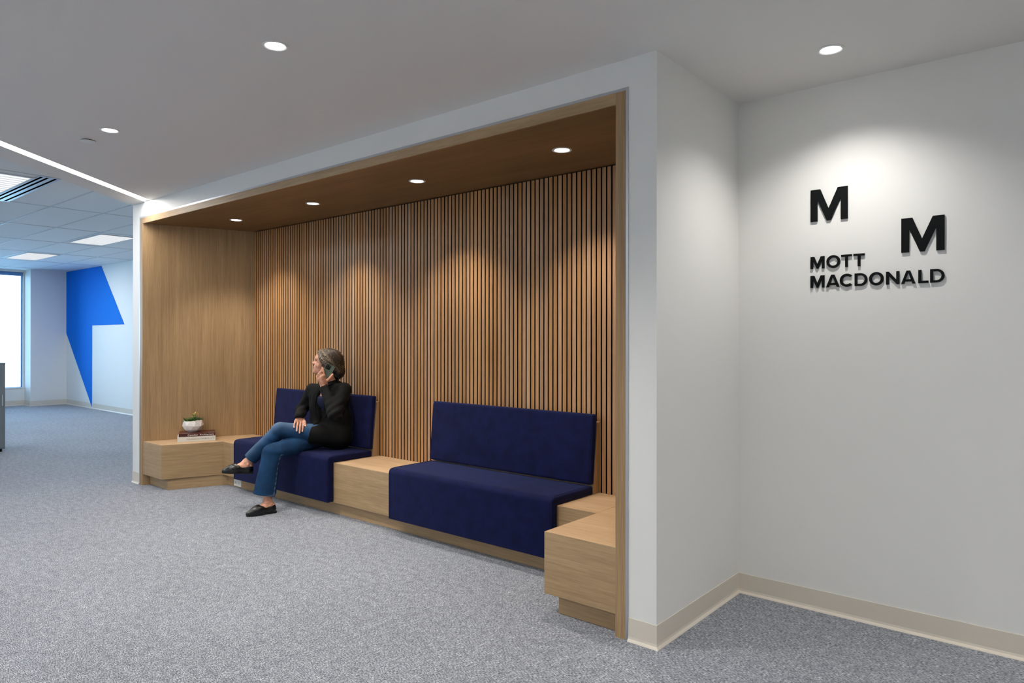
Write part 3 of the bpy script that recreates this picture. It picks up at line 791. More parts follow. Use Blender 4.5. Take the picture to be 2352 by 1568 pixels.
# left hand, holding the phone to the ear
LI = [V3(-4.7114, 3.2839, 1.0594), V3(-4.716, 3.2809, 1.0907), V3(-4.7264, 3.2799, 1.1182)]
LM = [V3(-4.7142, 3.2695, 1.053), V3(-4.7245, 3.2583, 1.0843), V3(-4.7293, 3.2758, 1.1009)]
LR_ = [V3(-4.7218, 3.2585, 1.0427), V3(-4.7338, 3.2485, 1.0704), V3(-4.7386, 3.266, 1.0853)]
LP = [V3(-4.7344, 3.251, 1.0287), V3(-4.7454, 3.2423, 1.0512), V3(-4.7477, 3.26, 1.0626)]
LT = [V3(-4.7230, 3.3000, 1.0020), V3(-4.6960, 3.3231, 1.0307), V3(-4.6830, 3.3448, 1.0651)]
for ch, r0 in ((LI, .0090), (LM, .0092), (LR_, .0088), (LP, .0080)):
    B.cap(WL, ch[0], .021, .0125, .012); B.chain(ch, [r0, r0*.93, r0*.80], .004)
B.chain([WL, LT[0], LT[1], LT[2]], [.020, .0150, .0105, .0090], .006)
# right hand, lying on the crossed thigh
RI = [V3(-4.870, 3.200, .6930), V3(-4.826, 3.170, .6560), V3(-4.8129, 3.1541, .6190)]
RM = [V3(-4.880, 3.184, .6960), V3(-4.836, 3.150, .6550), V3(-4.8244, 3.136, .6079)]
RR_ = [V3(-4.892, 3.168, .6945), V3(-4.853, 3.134, .6600), V3(-4.8407, 3.121, .6240)]
RP = [V3(-4.9024, 3.150, .6900), V3(-4.878, 3.122, .6720), V3(-4.8659, 3.1128, .6490)]
RTh = [V3(-4.888, 3.205, .7080), V3(-4.852, 3.202, .6830), V3(-4.826, 3.188, .6560)]
for ch, r0 in ((RI, .0088), (RM, .0090), (RR_, .0086), (RP, .0078)):
    B.cap(WR, ch[0], .020, .0120, .012); B.chain(ch, [r0, r0*.93, r0*.80], .003)
B.chain([WR, RTh[0], RTh[1], RTh[2]], [.018, .0125, .0100, .0085], .004)
# feet
for S, A in ((S1, AR), (S2, AL)):
    B.cap(A, SP(S, .035, 0, .055), .029, .028, .02).chain([SP(S, .035, 0, .050), SP(S, .10, 0, .045), SP(S, .155, 0, .030)], [.030, .027, .022], .02)
    B.cap(A, SP(S, .10, 0, .050), .028, .024, .02)
    B.ell(SP(S, .045, .030, .075), (.011, .008, .011), .008).ell(SP(S, .045, -.030, .075), (.011, .008, .011), .008)

skin, nt, b = new_mat('skin')
g = N(nt, 'ShaderNodeNewGeometry'); n_ = N(nt, 'ShaderNodeTexNoise', i_Scale=45.0, i_Detail=4.0); nt.links.new(g.outputs['Position'], n_.inputs['Vector'])
r_ = ramp(nt, [(.35, lin((188, 130, 102))), (.65, lin((220, 166, 138)))]); nt.links.new(n_.outputs['Fac'], r_.inputs[0]); nt.links.new(r_.outputs[0], b.inputs['Base Color'])
b.inputs['Roughness'].default_value = .45; b.inputs['Subsurface Weight'].default_value = .12; b.inputs['Subsurface Radius'].default_value = (.01, .004, .002)
t0 = V3(-4.78, 3.30, .455)
W = thing('person', 'woman in black blazer and blue jeans sitting cross-legged on the phone', 'person', (-4.80, 3.25, 0))
me, vb = mesh_sdf(B, (-5.30, 2.62, -.02), (-4.45, 3.60, 1.32), .003, smooth=1)
body = obj('body', me, skin, W)

# face details
eyew = plain('eye_white', (.75, .72, .70), .25); iris = plain('iris_brown', (.05, .025, .012), .2); browm = plain('brow_hair', (.035, .02, .012), .8)
lipm = plain('lip', lin((160, 84, 78)), .4)
for s_, nm in ((1, 'left'), (-1, 'right')):
    e = obj('eye', MB().lathe([(.0001, -.011), (.006, -.0092), (.0102, -.0042), (.0110, 0), (.0102, .0042), (.006, .0092), (.0001, .011)], tuple(Hd(.0680, s_*.031, .0640)), 16), eyew, W, smooth=True)
    c_ = Hd(.0768, s_*.0315, .0640)
    obj('iris', MB().lathe([(.0001, -.0045), (.0032, -.0032), (.0045, 0), (.0032, .0032), (.0001, .0045)], tuple(c_), 12), iris, e, smooth=True)
    obj('eyelash', MB().tube([tuple(Hd(.0782-.0055*((k-3)/3)**2, s_*(.019+.0080*k/2), .0685-.0030*((k-3)/3)**2)) for k in range(7)], .0021, 6), browm, W, smooth=True)
    obj('lower_lid', MB().tube([tuple(Hd(.0765-.0055*((k-3)/3)**2, s_*(.019+.0080*k/2), .0590+.0022*((k-3)/3)**2)) for k in range(7)], .0012, 6), skin, W, smooth=True)
    obj('eyebrow', MB().tube([tuple(Hd(.0855-.0015*k-.0008*k*k, s_*(.012+.0068*k), .0835+.0022*k-.00035*k*k)) for k in range(7)], [.0022, .0028, .0028, .0026, .0022, .0016, .0008], 6), browm, W, smooth=True)
lm = SDF(); lm.ell(Hd(.0940, 0, .0105), (.0097, .0205, .0050), .003, R=RH).ell(Hd(.0930, 0, -.0010), (.0095, .0175, .0050), .003, R=RH).box(Hd(.106, 0, .0048), (.0125, .021, .0007), .0005, .002, '-', R=RH)
me, _ = mesh_sdf(lm, tuple(Hd(.09, 0, .004)-.035), tuple(Hd(.09, 0, .004)+.035), .0012, smooth=1)
obj('lips', me, lipm, W)
# fingernails
nail = plain('nail_pink', lin((222, 176, 170)), .25)
for ch in (RI, RM, RR_, RP, RTh):
    d_ = nrm(ch[2]-ch[1]); o_ = nrm(V3(.80, -.50, .30)); o_ = nrm(o_-d_*np.dot(o_, d_)); w_ = np.cross(d_, o_)
    mb = MB().box((-.0042, -.0052, 0), (.0042, .0052, .0016), .0014); c_ = ch[2]+d_*.001+o_*.0062
    obj('fingernail', mb.tf(frame_matrix(Vector(c_), Vector(w_), Vector(d_), Vector(o_))), nail, W)

# hair: short, swept back from a side part into a low knot
Hs = SDF()
Hs.ell(Hd(-.022, 0, .072), (.112, .091, .090), .02, R=RH)
Hs.ell(Hd(-.060, 0, .030), (.082, .080, .085), .03, R=RH)
Hs.cap(Hd(-.070, 0, -.005), Hd(-.085, .01, -.050), .062, .045, .03)
Hs.ell(Hd(-.118, .012, -.030), (.030, .035, .040), .02, R=RH)
Hs.cap(Hd(.040, .068, .085), Hd(.000, .082, .020), .017, .018, .02).cap(Hd(.040, -.068, .085), Hd(.000, -.082, .020), .017, .018, .02)
Hs.cap(Hd(.045, .020, .130), Hd(.042, -.030, .126), .020, .020, .02).cap(Hd(.054, .022, .120), Hd(.046, .062, .090), .012, .012, .014)
Hs.cap(Hd(.054, -.022, .118), Hd(.046, -.062, .085), .012, .011, .014)
# face opening
Hs.ell(Hd(.100, 0, .030), (.076, .090, .098), .010, '-', R=RH).ell(Hd(.085, .0, -.045), (.085, .10, .070), .01, '-', R=RH)
def hair_disp(X, d):
    Y = (X-H0)@RH.T; f, l, u = Y[:, 0], Y[:, 1], Y[:, 2]
    ang = np.arctan2(u-.02, f+.03)*1.0
    ph = (u*.78-f*.62)
    # grooves run back and down from the part
    a_ = np.sin(ph*420+np.sin(l*60)*2+np.sin(f*50)*1.2)+.6*np.sin(ph*910+f*40+1.3)+.5*np.sin(l*330+ang*6)
    return a_*.0012
me, vh = mesh_sdf(Hs, tuple(H0-.2), tuple(H0+.22), .0022, disp=hair_disp, smooth=0)
hair, nt, b = new_mat('hair')
g = N(nt, 'ShaderNodeNewGeometry'); vt = N(nt, 'ShaderNodeVectorMath', operation='SUBTRACT'); vt.inputs[1].default_value = tuple(H0)
nt.links.new(g.outputs['Position'], vt.inputs[0])
def dot(v):
    d_ = N(nt, 'ShaderNodeVectorMath', operation='DOT_PRODUCT'); d_.inputs[1].default_value = tuple(v); nt.links.new(vt.outputs[0], d_.inputs[0]); return d_.outputs['Value']
acr = Ud*.78-Fd*.62; alo = -Fd*.78-Ud*.62
cb = N(nt, 'ShaderNodeCombineXYZ'); 
for i, (v, sc_) in enumerate(((acr, 230), (alo, 14), (Ld, 60))):
    m_ = N(nt, 'ShaderNodeMath', operation='MULTIPLY'); m_.inputs[1].default_value = sc_; nt.links.new(dot(v), m_.inputs[0]); nt.links.new(m_.outputs[0], cb.inputs[i])
n1 = N(nt, 'ShaderNodeTexNoise', i_Scale=1.0, i_Detail=3.0, i_Distortion=.3); nt.links.new(cb.outputs[0], n1.inputs['Vector'])
# blonde streaks are dyed in the front and top lengths
m1 = N(nt, 'ShaderNodeMapRange'); m1.inputs['From Min'].default_value = -.10; m1.inputs['From Max'].default_value = .10; m1.inputs['To Min'].default_value = -.26; m1.inputs['To Max'].default_value = .14
nt.links.new(dot(Ud*.8+Fd*.6), m1.inputs['Value'])
ad = N(nt, 'ShaderNodeMath', operation='ADD'); nt.links.new(n1.outputs['Fac'], ad.inputs[0]); nt.links.new(m1.outputs[0], ad.inputs[1])
r_ = ramp(nt, [(.36, (.006, .004, .0025)), (.54, (.032, .020, .012)), (.78, (.26, .20, .13))]); nt.links.new(ad.outputs[0], r_.inputs[0])
nt.links.new(r_.outputs[0], b.inputs['Base Color']); b.inputs['Roughness'].default_value = .42; b.inputs['Specular IOR Level'].default_value = .6
bp = N(nt, 'ShaderNodeBump', i_Strength=.6, i_Distance=.002); nt.links.new(n1.outputs['Fac'], bp.inputs['Height']); nt.links.new(bp.outputs['Normal'], b.inputs['Normal'])
ho = obj('hair', me, hair, W)
# locks of hair laid over the cap: each follows the head from the part or hairline to the knot
def toward_surface(p, lift):
    for _ in range(4):
        e = 1e-3; P4 = np.array([p, p+V3(e, 0, 0), p+V3(0, e, 0), p+V3(0, 0, e)]); d = Hs.ev(P4)
        gr = (d[1:]-d[0])/e; gr = gr/max(np.linalg.norm(gr), 1e-6); p = p-gr*(d[0]-lift)
    return p
locks = [MB(), MB(), MB(), MB()]
lock_m = [plain('hair_dark', (.006, .004, .0025), .4, spec=.4), plain('hair_brown', (.035, .022, .013), .4, spec=.4), plain('hair_light_brown', (.105, .076, .048), .4, spec=.4), plain('hair_blonde', (.32, .25, .165), .4, spec=.4)]
for i in range(380):
    sd = 1 if i % 5 else -1
    q = random.random()
    if q < .55:   # from the part on top
        s_ = random.random(); A0 = V3(.050-.085*s_, -.012+sd*.006, .140+.018*math.sin(s_*2.2))
    else:         # from the hairline at the temple
        s_ = random.uniform(.3, 1); A0 = V3(.052-.012*s_, sd*(.012+.055*s_), .128-.055*s_)
    B0 = V3(-.100+random.uniform(-.012, .012), sd*random.uniform(.0, .03), -.015+random.uniform(-.03, .03))
    C0 = V3(A0[0]*.35-.035+random.uniform(-.02, .01), sd*random.uniform(.080, .10), .060+random.uniform(-.025, .035)-.035*s_)
    pts = []
    for k in range(11):
        t_ = k/10; p = (1-t_)**2*A0+2*t_*(1-t_)*C0+t_*t_*B0
        pts.append(tuple(toward_surface(Hd(*p), .0010)))
    r_ = random.uniform(.0016, .0034)
    rs = [r_*(.35+.65*math.sin(math.pi*min(1, .12+k/11))) for k in range(11)]
    front = A0[0] > .0
    m_ = random.random(); kind_ = 3 if (m_ < (.22 if front else .01)) else (2 if m_ < (.52 if front else .14) else (1 if m_ < .72 else 0))
    locks[kind_].tube(pts, rs, 6)
for mb_, mm_ in zip(locks, lock_m): obj('hair_locks', mb_, mm_, ho, smooth=True)
mb = MB()
for i in range(26):     # loose wavy ends at the nape
    a_ = random.uniform(-1, 1); p0 = Hd(-.105+random.uniform(-.02, .03), .02+.05*a_, -.02+random.uniform(-.03, .01))
    pts = [tuple(p0+Ud*(-.009*k)+Fd*(-.004*math.sin(k*1.1+i))+Ld*(.004*math.cos(k*.9+i))) for k in range(7)]
    mb.tube(pts, [.0028, .0026, .0023, .002, .0016, .0012, .0006], 5)
obj('loose_strands', mb, hair, W, smooth=True)

# jeans
J = SDF()
J.ell((-4.778, 3.435, .575), (.165, .105, .115), .03, R=RT)
J.cap(HR, KR, .080, .066, .02)
hemL = V3(-5.118, 2.880, .400); hemR = V3(-4.922, 2.893, .150)
sh = nrm(hemL-KL)
J.chain([KR, KR*.5+hemR*.5], [.066, .060], .02)
RHm = rotmat(nrm(V3(.35, .94, 0)), nrm(V3(.94, -.35, 0)), Ud)
for k in range(9):
    f_ = k/8; c_ = KR*(1-f_)+hemR*f_
    J.ell(c_-(V3(.0, .004, 0)*f_), (.064+.022*f_, .060-.002*f_, .060), .02, R=RHm)
J.cap(HL+V3(.004, 0, .004), KL, .088, .064, .007)
J.cap(KL, KL+(hemL-KL)*.5, .064, .056, .007).cap(KL+(hemL-KL)*.5, hemL, .056, .054, .006)
# cut the hems
def plane_cut(Sx, c, n, half=.12, deep=.10, k=.003):
    n = nrm(n); u = nrm(np.cross(n, V3(.3, .2, .9))); w = np.cross(n, u); Sx.box(c+n*deep, (deep, half, half), .001, k, '-', R=rotmat(n, u, w))
plane_cut(J, hemL+V3(0, 0, 0), nrm(V3(-.42, -.50, -.78)), .10, .08)
plane_cut(J, hemR+V3(0, 0, -.006), V3(-.10, -.20, -1), .13, .06, .001)
for a_, b_, r0, r1 in ((hemL-sh*.05, hemL+sh*.05, .044, .047),):
    J.cap(a_, b_, r0, r1, .003, '-')
J.ell(hemR+V3(0, 0, -.03), (.078, .050, .06), .003, '-', R=RHm)
def jean_disp(X, d):
    x, y, z = X[:, 0], X[:, 1], X[:, 2]
    tL = np.clip(((X-KL)@(hemL-KL))/((hemL-KL)@(hemL-KL)), -1, 2)
    near = np.exp(-((X-KL)**2).sum(1)/.012)+np.exp(-((X-KR)**2).sum(1)/.012)+np.exp(-((X-V3(-4.76, 3.33, .60))**2).sum(1)/.015)
    return .0022*np.sin(x*55+z*70+np.sin(y*40)*1.5)*near+.0010*np.sin(y*38-x*31+np.sin(z*25)*2)+.0007*np.sin(z*95+x*20)
me, vj = mesh_sdf(J, (-5.26, 2.74, .10), (-4.55, 3.60, .74), .0035, disp=jean_disp, smooth=1)
den, nt, b = new_mat('denim')
g = N(nt, 'ShaderNodeNewGeometry')
n1 = N(nt, 'ShaderNodeTexNoise', i_Scale=420.0, i_Detail=3.0); nt.links.new(g.outputs['Position'], n1.inputs['Vector'])
n2 = N(nt, 'ShaderNodeTexNoise', i_Scale=11.0, i_Detail=5.0); nt.links.new(g.outputs['Position'], n2.inputs['Vector'])
ad = N(nt, 'ShaderNodeMath', operation='ADD'); nt.links.new(n1.outputs['Fac'], ad.inputs[0]); nt.links.new(n2.outputs['Fac'], ad.inputs[1])
hv = N(nt, 'ShaderNodeMath', operation='MULTIPLY'); hv.inputs[1].default_value = .5; nt.links.new(ad.outputs[0], hv.inputs[0])
at = N(nt, 'ShaderNodeAttribute', attribute_name='fade'); 
r_ = ramp(nt, [(.36, lin((5, 32, 60))), (.64, lin((20, 62, 102)))]); nt.links.new(hv.outputs[0], r_.inputs[0])
mx = N(nt, 'ShaderNodeMix', data_type='RGBA'); nt.links.new(at.outputs['Fac'], mx.inputs[0]); nt.links.new(r_.outputs[0], mx.inputs[6]); mx.inputs[7].default_value = (*lin((150, 178, 205)), 1)
nt.links.new(mx.outputs[2], b.inputs['Base Color']); b.inputs['Roughness'].default_value = .85; b.inputs['Specular IOR Level'].default_value = .15
bp = N(nt, 'ShaderNodeBump', i_Strength=.25, i_Distance=.001); nt.links.new(n1.outputs['Fac'], bp.inputs['Height']); nt.links.new(bp.outputs['Normal'], b.inputs['Normal'])
# worn seams and washed thigh, stored per vertex
camdir = nrm(V3(.80, -.56, .1))
def segd(P, a_, b_):
    ab = b_-a_; t = np.clip((P-a_)@ab/(ab@ab), 0, 1); return P-a_-t[:, None]*ab, t
off_, tt = segd(vj, KR, hemR+V3(0, 0, -.02))
rad_ = np.sqrt((off_**2).sum(1))+1e-9
ang = np.arctan2(off_@nrm(V3(.94, -.35, 0)), off_@nrm(V3(.35, .94, 0)))
seam = np.exp(-((ang-math.radians(38))/.075)**2)*(vj[:, 2] < .45)*(np.abs(vj[:, 0]+4.92) < .12)*(vj[:, 1] < 3.05)*(rad_ < .1)
seam *= .55+.45*np.sin(vj[:, 2]*170)
off2, t2_ = segd(vj, HR, KR); ang2 = np.arctan2(off2[:, 2], off2@nrm(V3(.98, .1, 0)))
seam2 = np.exp(-((ang2-.15)/.10)**2)*(t2_ > .45)*(t2_ < .97)*(np.sqrt((off2**2).sum(1)) < .082)
off3, t3_ = segd(vj, HL, KL); w3 = np.exp(-((t3_-.75)/.35)**2)*np.clip(off3[:, 2]/.07, 0, 1)**2*(np.sqrt((off3**2).sum(1)) < .1)
off4, t4_ = segd(vj, KL, hemL); w4 = np.clip((off4@nrm(V3(-.3, -.5, .6)))/.06, 0, 1)**2*(np.sqrt((off4**2).sum(1)) < .075)*.3
hemw = np.exp(-(np.abs(vj[:, 2]-.142)/.004))*(vj[:, 1] < 3.05)*(np.abs(vj[:, 0]+4.92) < .12)*.5
fade = np.clip(.55*seam+.26*w3+.6*w4+hemw+.02, 0, 1)
at_ = me.attributes.new('fade', 'FLOAT', 'POINT'); at_.data.foreach_set('value', fade.astype(np.float32))
obj('jeans', me, den, W)

# top under the blazer
Tp = SDF(); Tp.ell((-4.778, 3.43, .62), (.160, .105, .12), .03, R=RT).ell((-4.778, 3.43, .74), (.128, .097, .13), .03, R=RT).ell((-4.78, 3.398, .86), (.146, .106, .10), .03, R=RT)
plane_cut(Tp, V3(-4.765, 3.30, .885), V3(.05, -.5, 1), .25, .12, .004)
me, _ = mesh_sdf(Tp, (-5.0, 3.2, .48), (-4.55, 3.62, 1.0), .005, smooth=1)
obj('top', me, M['top'], W)

# blazer
Z_ = SDF()
Z_.ell((-4.775, 3.425, .57), (.168, .112, .125), .04, R=RT).ell((-4.765, 3.43, .70), (.162, .112, .15), .05, R=RT).ell((-4.775, 3.41, .86), (.168, .120, .125), .04, R=RT)
Z_.cap(SL+V3(-.01, .005, -.004), SR+V3(.015, .005, -.008), .052, .050, .04)
Z_.cap((-4.785, 3.42, .950), (-4.785, 3.40, .988), .085, .062, .05)
Z_.chain([SL, EL, WL+V3(.008, .004, -.022)], [.057, .052, .036], .025);
Z_.cap((-4.895, 3.345, .88), (-4.865, 3.345, .66), .066, .072, .03)
Z_.cap(HL+V3(.008, .01, .0), HL+(KL-HL)*.40+V3(.006, -.004, 0), .100, .088, .03)          # skirt over the near thigh
# openings: neck, front V, cuffs, hem
Z_.cap((-4.782, 3.385, .93), Hd(-.020, 0, .02), .056, .064, .006, '-')
fv = V3(-4.760, 3.245, .0)
for k in range(10):
    z_ = .985-.034*k; wv = .014+.030*math.sin(min(1, k/9*1.05)*math.pi)*1.0
    Z_.ell((-4.757-.004*k, 3.262+.0015*k, z_), (wv, .062, .036), .006, '-', R=RT)
plane_cut(Z_, WL+V3(.006, .003, -.016), nrm(WL-EL), .045, .04);
cutc = HL+(KL-HL)*.47; plane_cut(Z_, cutc, nrm(KL-HL)+V3(-.20, 0, .20), .16, .10, .006)
Z_.box((-4.76, 3.2, .405), (.4, .5, .052), .001, .004, '-')
Z_.cap(HL+(KL-HL)*.02+V3(-.01, -.01, -.012), HL+(KL-HL)*.60+V3(-.004, -.004, -.008), .082, .073, .004, '-')
Z_.cap((-4.872, 3.328, .80), (-4.845, 3.325, .635), .056, .062, .02)
Z_.chain([SR+V3(.01, 0, -.01), ER, WR+V3(.010, -.006, .006)], [.053, .048, .038], .016)
plane_cut(Z_, WR+V3(.010, -.006, -.010), V3(.30, -.20, -.93), .058, .024)
def bl_disp(X, d):
    x, y, z = X[:, 0], X[:, 1], X[:, 2]
    nE = np.exp(-((X-EL)**2).sum(1)/.010); nR = np.exp(-((X-ER)**2).sum(1)/.010); nW = np.exp(-((X-V3(-4.62, 3.35, .85))**2).sum(1)/.008)
    return .0045*np.sin(x*70-z*85+y*30)*(nE+nR+.7*nW)+.0016*np.sin(x*28+z*34+np.sin(y*30)*2)+.0022*np.sin(z*60+x*45)*np.exp(-((z-.66)/.08)**2)
me, _ = mesh_sdf(Z_, (-5.15, 3.10, .44), (-4.42, 3.60, 1.08), .0035, disp=bl_disp, smooth=1)
bz = obj('blazer', me, M['blazer'], W)
# lapels and collar: flat strips folded back along the opening
def on_sdf(Sx, p, lift):
    for _ in range(6):
        e = 1e-3; P4 = np.array([p, p+V3(e, 0, 0), p+V3(0, e, 0), p+V3(0, 0, e)]); d = Sx.ev(P4)
        gr = (d[1:]-d[0])/e; gr = gr/max(np.linalg.norm(gr), 1e-6); p = p-gr*(d[0]-lift)*.8
    return p
lpm = MB()
def ribbon(inner, outer, l0, l1):
    bm = lpm.bm; rows = []
    for a_, b_ in zip(inner, outer):
        top = [on_sdf(Z_, a_*(1-c/4)+b_*(c/4), l0+(l1-l0)*c/4) for c in range(5)]
        bot = [on_sdf(Z_, p, -.002) for p in top]
        rows.append([bm.verts.new(tuple(p)) for p in top+bot[::-1]])
    for r0, r1 in zip(rows, rows[1:]):
        for i in range(10): bm.faces.new((r0[i], r0[(i+1) % 10], r1[(i+1) % 10], r1[i]))
    bm.faces.new(rows[0]); bm.faces.new(rows[-1][::-1]); bmesh.ops.recalc_face_normals(bm, faces=bm.faces[:])
for s_ in (1, -1):
    inn, out = [], []
    for k in range(15):
        f_ = k/14; z_ = .985-.27*f_
        wv = .030+.022*math.sin(min(1, f_*1.05)*math.pi)
        c_ = V3(-4.758-.012*f_, 3.262+.030*abs(f_-.45), z_)
        w_l = .030+.022*math.sin(min(1, f_*1.5)*math.pi/1.2) if f_ < .55 else .050*(1-f_)/.45*.9+.006
        inn.append(c_+ts*s_*wv); out.append(c_+ts*s_*(wv+w_l)+V3(0, .012, .004))
    ribbon(inn, out, .002, .0055)
ca, cb_ = [], []
for k in range(13):
    an = math.radians(-70+320*k/12)
    dr = ts*math.cos(an)+V3(-.19, .98, 0)*math.sin(an)
    ca.append(V3(-4.784, 3.402, 1.008)+dr*.068); cb_.append(V3(-4.784, 3.405, .976)+dr*.092)
ribbon(ca, cb_, .002, .005)
obj('lapels', lpm, M['blazer'], bz, smooth=True)
shiny = plain('button_black', (.03, .03, .03), .15)
for k in range(4):
    c_ = WL+(EL-WL)*(.14+.05*k)+V3(-.012, -.036, -.002)
    obj('cuff_button', MB().lathe([(.0055, -.003), (.0055, .003)], tuple(c_), 10, axis=1), shiny, bz)
# ring
c_ = LR_[0]*.55+LR_[1]*.45; ax_ = nrm(LR_[1]-LR_[0]); u_ = nrm(np.cross(ax_, Ud)); w_ = np.cross(ax_, u_)
obj('ring', MB().tube([tuple(c_+.0093*(u_*math.cos(a)+w_*math.sin(a))) for a in np.linspace(0, 6.283, 17)], .0014, 6), plain('silver', (.8, .8, .8), .2, metal=1), W, smooth=True)

# loafers
leather = plain('black_leather', (.005, .005, .0055), .28, spec=.5)
sole = plain('shoe_sole', (.008, .008, .008), .6)
def loafer(S):
    R = rotmat(S[1], S[2], S[3]); K = SDF()
    K.cap(SP(S, .034, 0, .028), SP(S, .034, 0, .066), .035, .029, .02).cap(SP(S, .04, 0, .034), SP(S, .14, 0, .032), .036, .038, .02)
    K.cap(SP(S, .14, 0, .028), SP(S, .212, 0, .020), .039, .019, .02).cap(SP(S, .120, 0, .046), SP(S, .165, 0, .034), .027, .026, .03)
    K.ell(SP(S, .064, 0, .104), (.080, .060, .048), .004, '-', R=R)
    K.ell(SP(S, .070, 0, .080), (.060, .025, .050), .004, '-', R=R)
    K.box(SP(S, .11, 0, -.046), (.2, .08, .052), .001, .003, '-', R=R)
    lo_ = np.minimum(SP(S, 0, 0, 0), SP(S, .23, 0, .1))-.07; hi_ = np.maximum(SP(S, 0, 0, 0), SP(S, .23, 0, .1))+.07
    me, _ = mesh_sdf(K, lo_, hi_, .0022, smooth=1)
    o = obj('loafer', me, leather, W)
    Q = SDF(); Q.box(SP(S, .034, 0, .0095), (.034, .031, .0095), .006, .003, R=R)
    me, _ = mesh_sdf(Q, lo_, hi_, .002, smooth=0); obj('heel', me, sole, o)
    F = frame_matrix(Vector(S[0]), Vector(S[1]), Vector(S[2]), Vector(S[3]))
    out = [(.001, .0), (.003, .016), (.014, .028), (.04, .032), (.08, .032), (.13, .036), (.17, .032), (.20, .023), (.222, .010), (.229, 0)]
    poly = out+[(a_, -b__) for a_, b__ in out[-2:0:-1]]
    obj('sole', MB().prism(poly, .0045 , .0095).tf(F), sole, o)
    obj('strap', MB().tube([tuple(SP(S, .150, .038*math.cos(a_), .034+.031*math.sin(a_))) for a_ in np.linspace(.55, math.pi-.55, 9)], .0030, 6), leather, o, smooth=True)
    return o
S1 = (S1[0]+V3(0, 0, .0005),)+S1[1:]
loafer(S1); loafer(S2)

# smartphone held at the ear
pt, pb = V3(-4.6985, 3.3406, 1.138), V3(-4.7352, 3.2882, 1.0131)
ey = nrm(pt-pb); ez = nrm(Ld-ey*np.dot(Ld, ey)); ex = np.cross(ey, ez); ctr = (pt+pb)/2
F = frame_matrix(Vector(ctr), Vector(ex), Vector(ey), Vector(ez))
t = thing('smartphone', 'sage green phone with a black camera block held at her ear', 'phone', tuple(ctr))
def rrect(w, h, r, n=6):
    out = []
    for cx_, cy_, a0 in ((w-r, h-r, 0), (-w+r, h-r, 90), (-w+r, -h+r, 180), (w-r, -h+r, 270)):
        for k in range(n+1):
            a_ = math.radians(a0+90*k/n); out.append((cx_+r*math.cos(a_), cy_+r*math.sin(a_)))
    return out
obj('case', MB().prism(rrect(.0365, .0745, .012), -.0045, .0045, bev=.001, seg=2).tf(F), plain('sage_case', lin((94, 108, 95)), .45), t)
obj('screen', MB().prism(rrect(.0345, .0725, .010), -.0052, -.0045).tf(F), shiny, t)
cm_ = obj('camera_block', MB().prism([(x_-.0135 if True else 0, y_+.050) for x_, y_ in rrect(.019, .0195, .007)], .0045, .0066, bev=.0006, seg=1).tf(F), M['black'], t)
for x_, y_ in ((-.021, .058), (-.021, .042), (-.006, .050)):
    obj('camera_lens', MB().lathe([(.0058, 0), (.0058, .0014), (.0045, .0018)], (x_, y_, .0066), 16).tf(F), shiny, cm_)
obj('camera_flash', MB().lathe([(.0026, 0), (.0026, .0008)], (-.004, .064, .0066), 12).tf(F), M['white_metal'], cm_)

# ------------------------------------------------------------------ light
for (x, y), _l in ceil_lights[:2]: spot(x, y, CH, 110, 122, .75)
spot(-.880, 3.203, CH, 36, 128, .95, col=(1, .975, .94), rad=.012)
for x, _w in alc: spot(x, 3.180, SZ, 54, 104, .65, col=(1, .92, .82))
# bare spots added out of view to brighten the room
for x, y in ((-.85, 1.63), (1.0, 1.63), (-2.7, -.6), (-.85, -.6), (1.0, -.6), (-.85, -2.6), (1.0, -2.6), (.95, 3.20)):
    spot(x, y, CH, {3.20: 80, 1.63: 48}.get(y, 45), 125, .8, rad=.05)
for x in (-4.2, -2.9, -1.6, -.3, 1.0): spot(x, -3.55, CH, 80, 120, .6, rad=.05)  # spots added along the rear wall so it bounces light forward
for x, y in ((-10.7, -.2), (-13.7, -.2), (-10.7, 1.7), (-7.6, -1.5)):  # unseen area lamps without fixtures, added to lift the office brightness
    l = bpy.data.lights.new('office_fill', 'AREA'); l.shape = 'RECTANGLE'; l.size = 1.17; l.size_y = .43; l.energy = 16; l.color = (.96, .97, 1)
    a = bpy.data.objects.new('office_fill', l); a.location = (x, y, CA-.012); COL.objects.link(a)
# strip light
l = bpy.data.lights.new('strip', 'AREA'); l.shape = 'RECTANGLE'; l.size = LS; l.size_y = .07; l.energy = 60; l.color = (1, .95, .88)
o = bpy.data.objects.new('strip', l); mid = at_wall((dS0+dS1)/2); o.location = (mid[0]+D.x*LS/2, mid[1]+D.y*LS/2, CH+.006)
o.rotation_euler = (0, 0, math.atan2(D.y, D.x)); COL.objects.link(o)
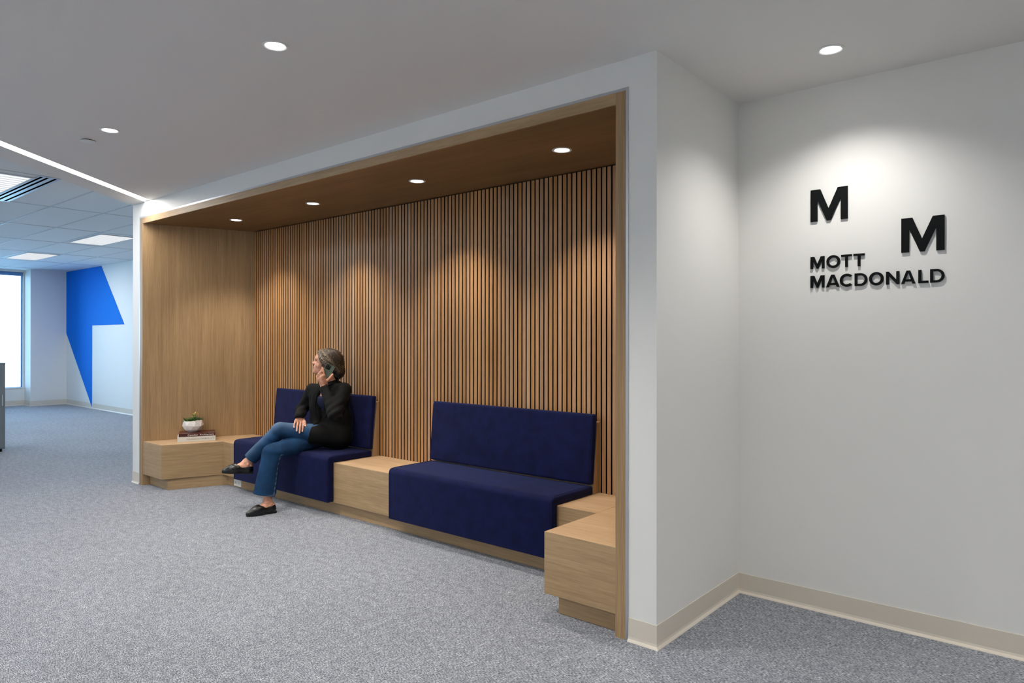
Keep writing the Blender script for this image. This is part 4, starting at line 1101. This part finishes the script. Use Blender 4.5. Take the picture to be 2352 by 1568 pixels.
# daylight portal at the windows
l = bpy.data.lights.new('window_portal', 'AREA'); l.shape = 'RECTANGLE'; l.size = WZ1-WZ0; l.size_y = 7.5; l.cycles.is_portal = True
o = bpy.data.objects.new('window_portal', l); o.location = (XW-.25, 4.437-3.75, (WZ0+WZ1)/2); o.rotation_euler = (0, math.radians(-90), 0); COL.objects.link(o)

w = bpy.data.worlds.new('sky'); sc.world = w; w.use_nodes = True; nt = w.node_tree; bg = nt.nodes['Background']
tc = N(nt, 'ShaderNodeTexCoord'); sx = N(nt, 'ShaderNodeSeparateXYZ'); nt.links.new(tc.outputs['Generated'], sx.inputs[0])
r_ = ramp(nt, [(.0, (.50, .75, 1.0)), (.5, (.50, .76, 1.0)), (.56, (.46, .74, 1.0)), (1, (.36, .66, 1.0))])
mr = N(nt, 'ShaderNodeMapRange'); mr.inputs['From Min'].default_value = -1; nt.links.new(sx.outputs['Z'], mr.inputs['Value']); nt.links.new(mr.outputs[0], r_.inputs[0])
nt.links.new(r_.outputs[0], bg.inputs['Color']); bg.inputs['Strength'].default_value = 8

# ------------------------------------------------------------------ camera and view
cam = bpy.data.cameras.new('camera'); cam.sensor_width = 36; cam.lens = 1596.04/2352*36
cam.shift_x = (1176-1174.63)/2352; cam.shift_y = (777.77-784)/2352; cam.clip_start = .05; cam.clip_end = 1200
co = bpy.data.objects.new('camera', cam); COL.objects.link(co); sc.camera = co
yaw, pit, rol = [math.radians(v) for v in (40.0269, .0353, .0529)]
fw = Vector((-math.sin(yaw)*math.cos(pit), math.cos(yaw)*math.cos(pit), math.sin(pit))); r0 = Vector((math.cos(yaw), math.sin(yaw), 0)); u0 = r0.cross(fw)
rr = r0*math.cos(rol)+u0*math.sin(rol); uu = -r0*math.sin(rol)+u0*math.cos(rol)
co.matrix_world = frame_matrix(Vector((0, 0, 1.35)), rr, uu, -fw)
sc.view_settings.view_transform = 'Standard'; sc.view_settings.look = 'None'; sc.view_settings.gamma = 1; sc.view_settings.use_curve_mapping = False
sc.view_settings.exposure = 0.15
sc.cycles.use_denoising = True; sc.cycles.use_adaptive_sampling = True; sc.cycles.adaptive_threshold = .03; sc.cycles.max_bounces = 8; sc.cycles.diffuse_bounces = 6; sc.cycles.sample_clamp_indirect = 6
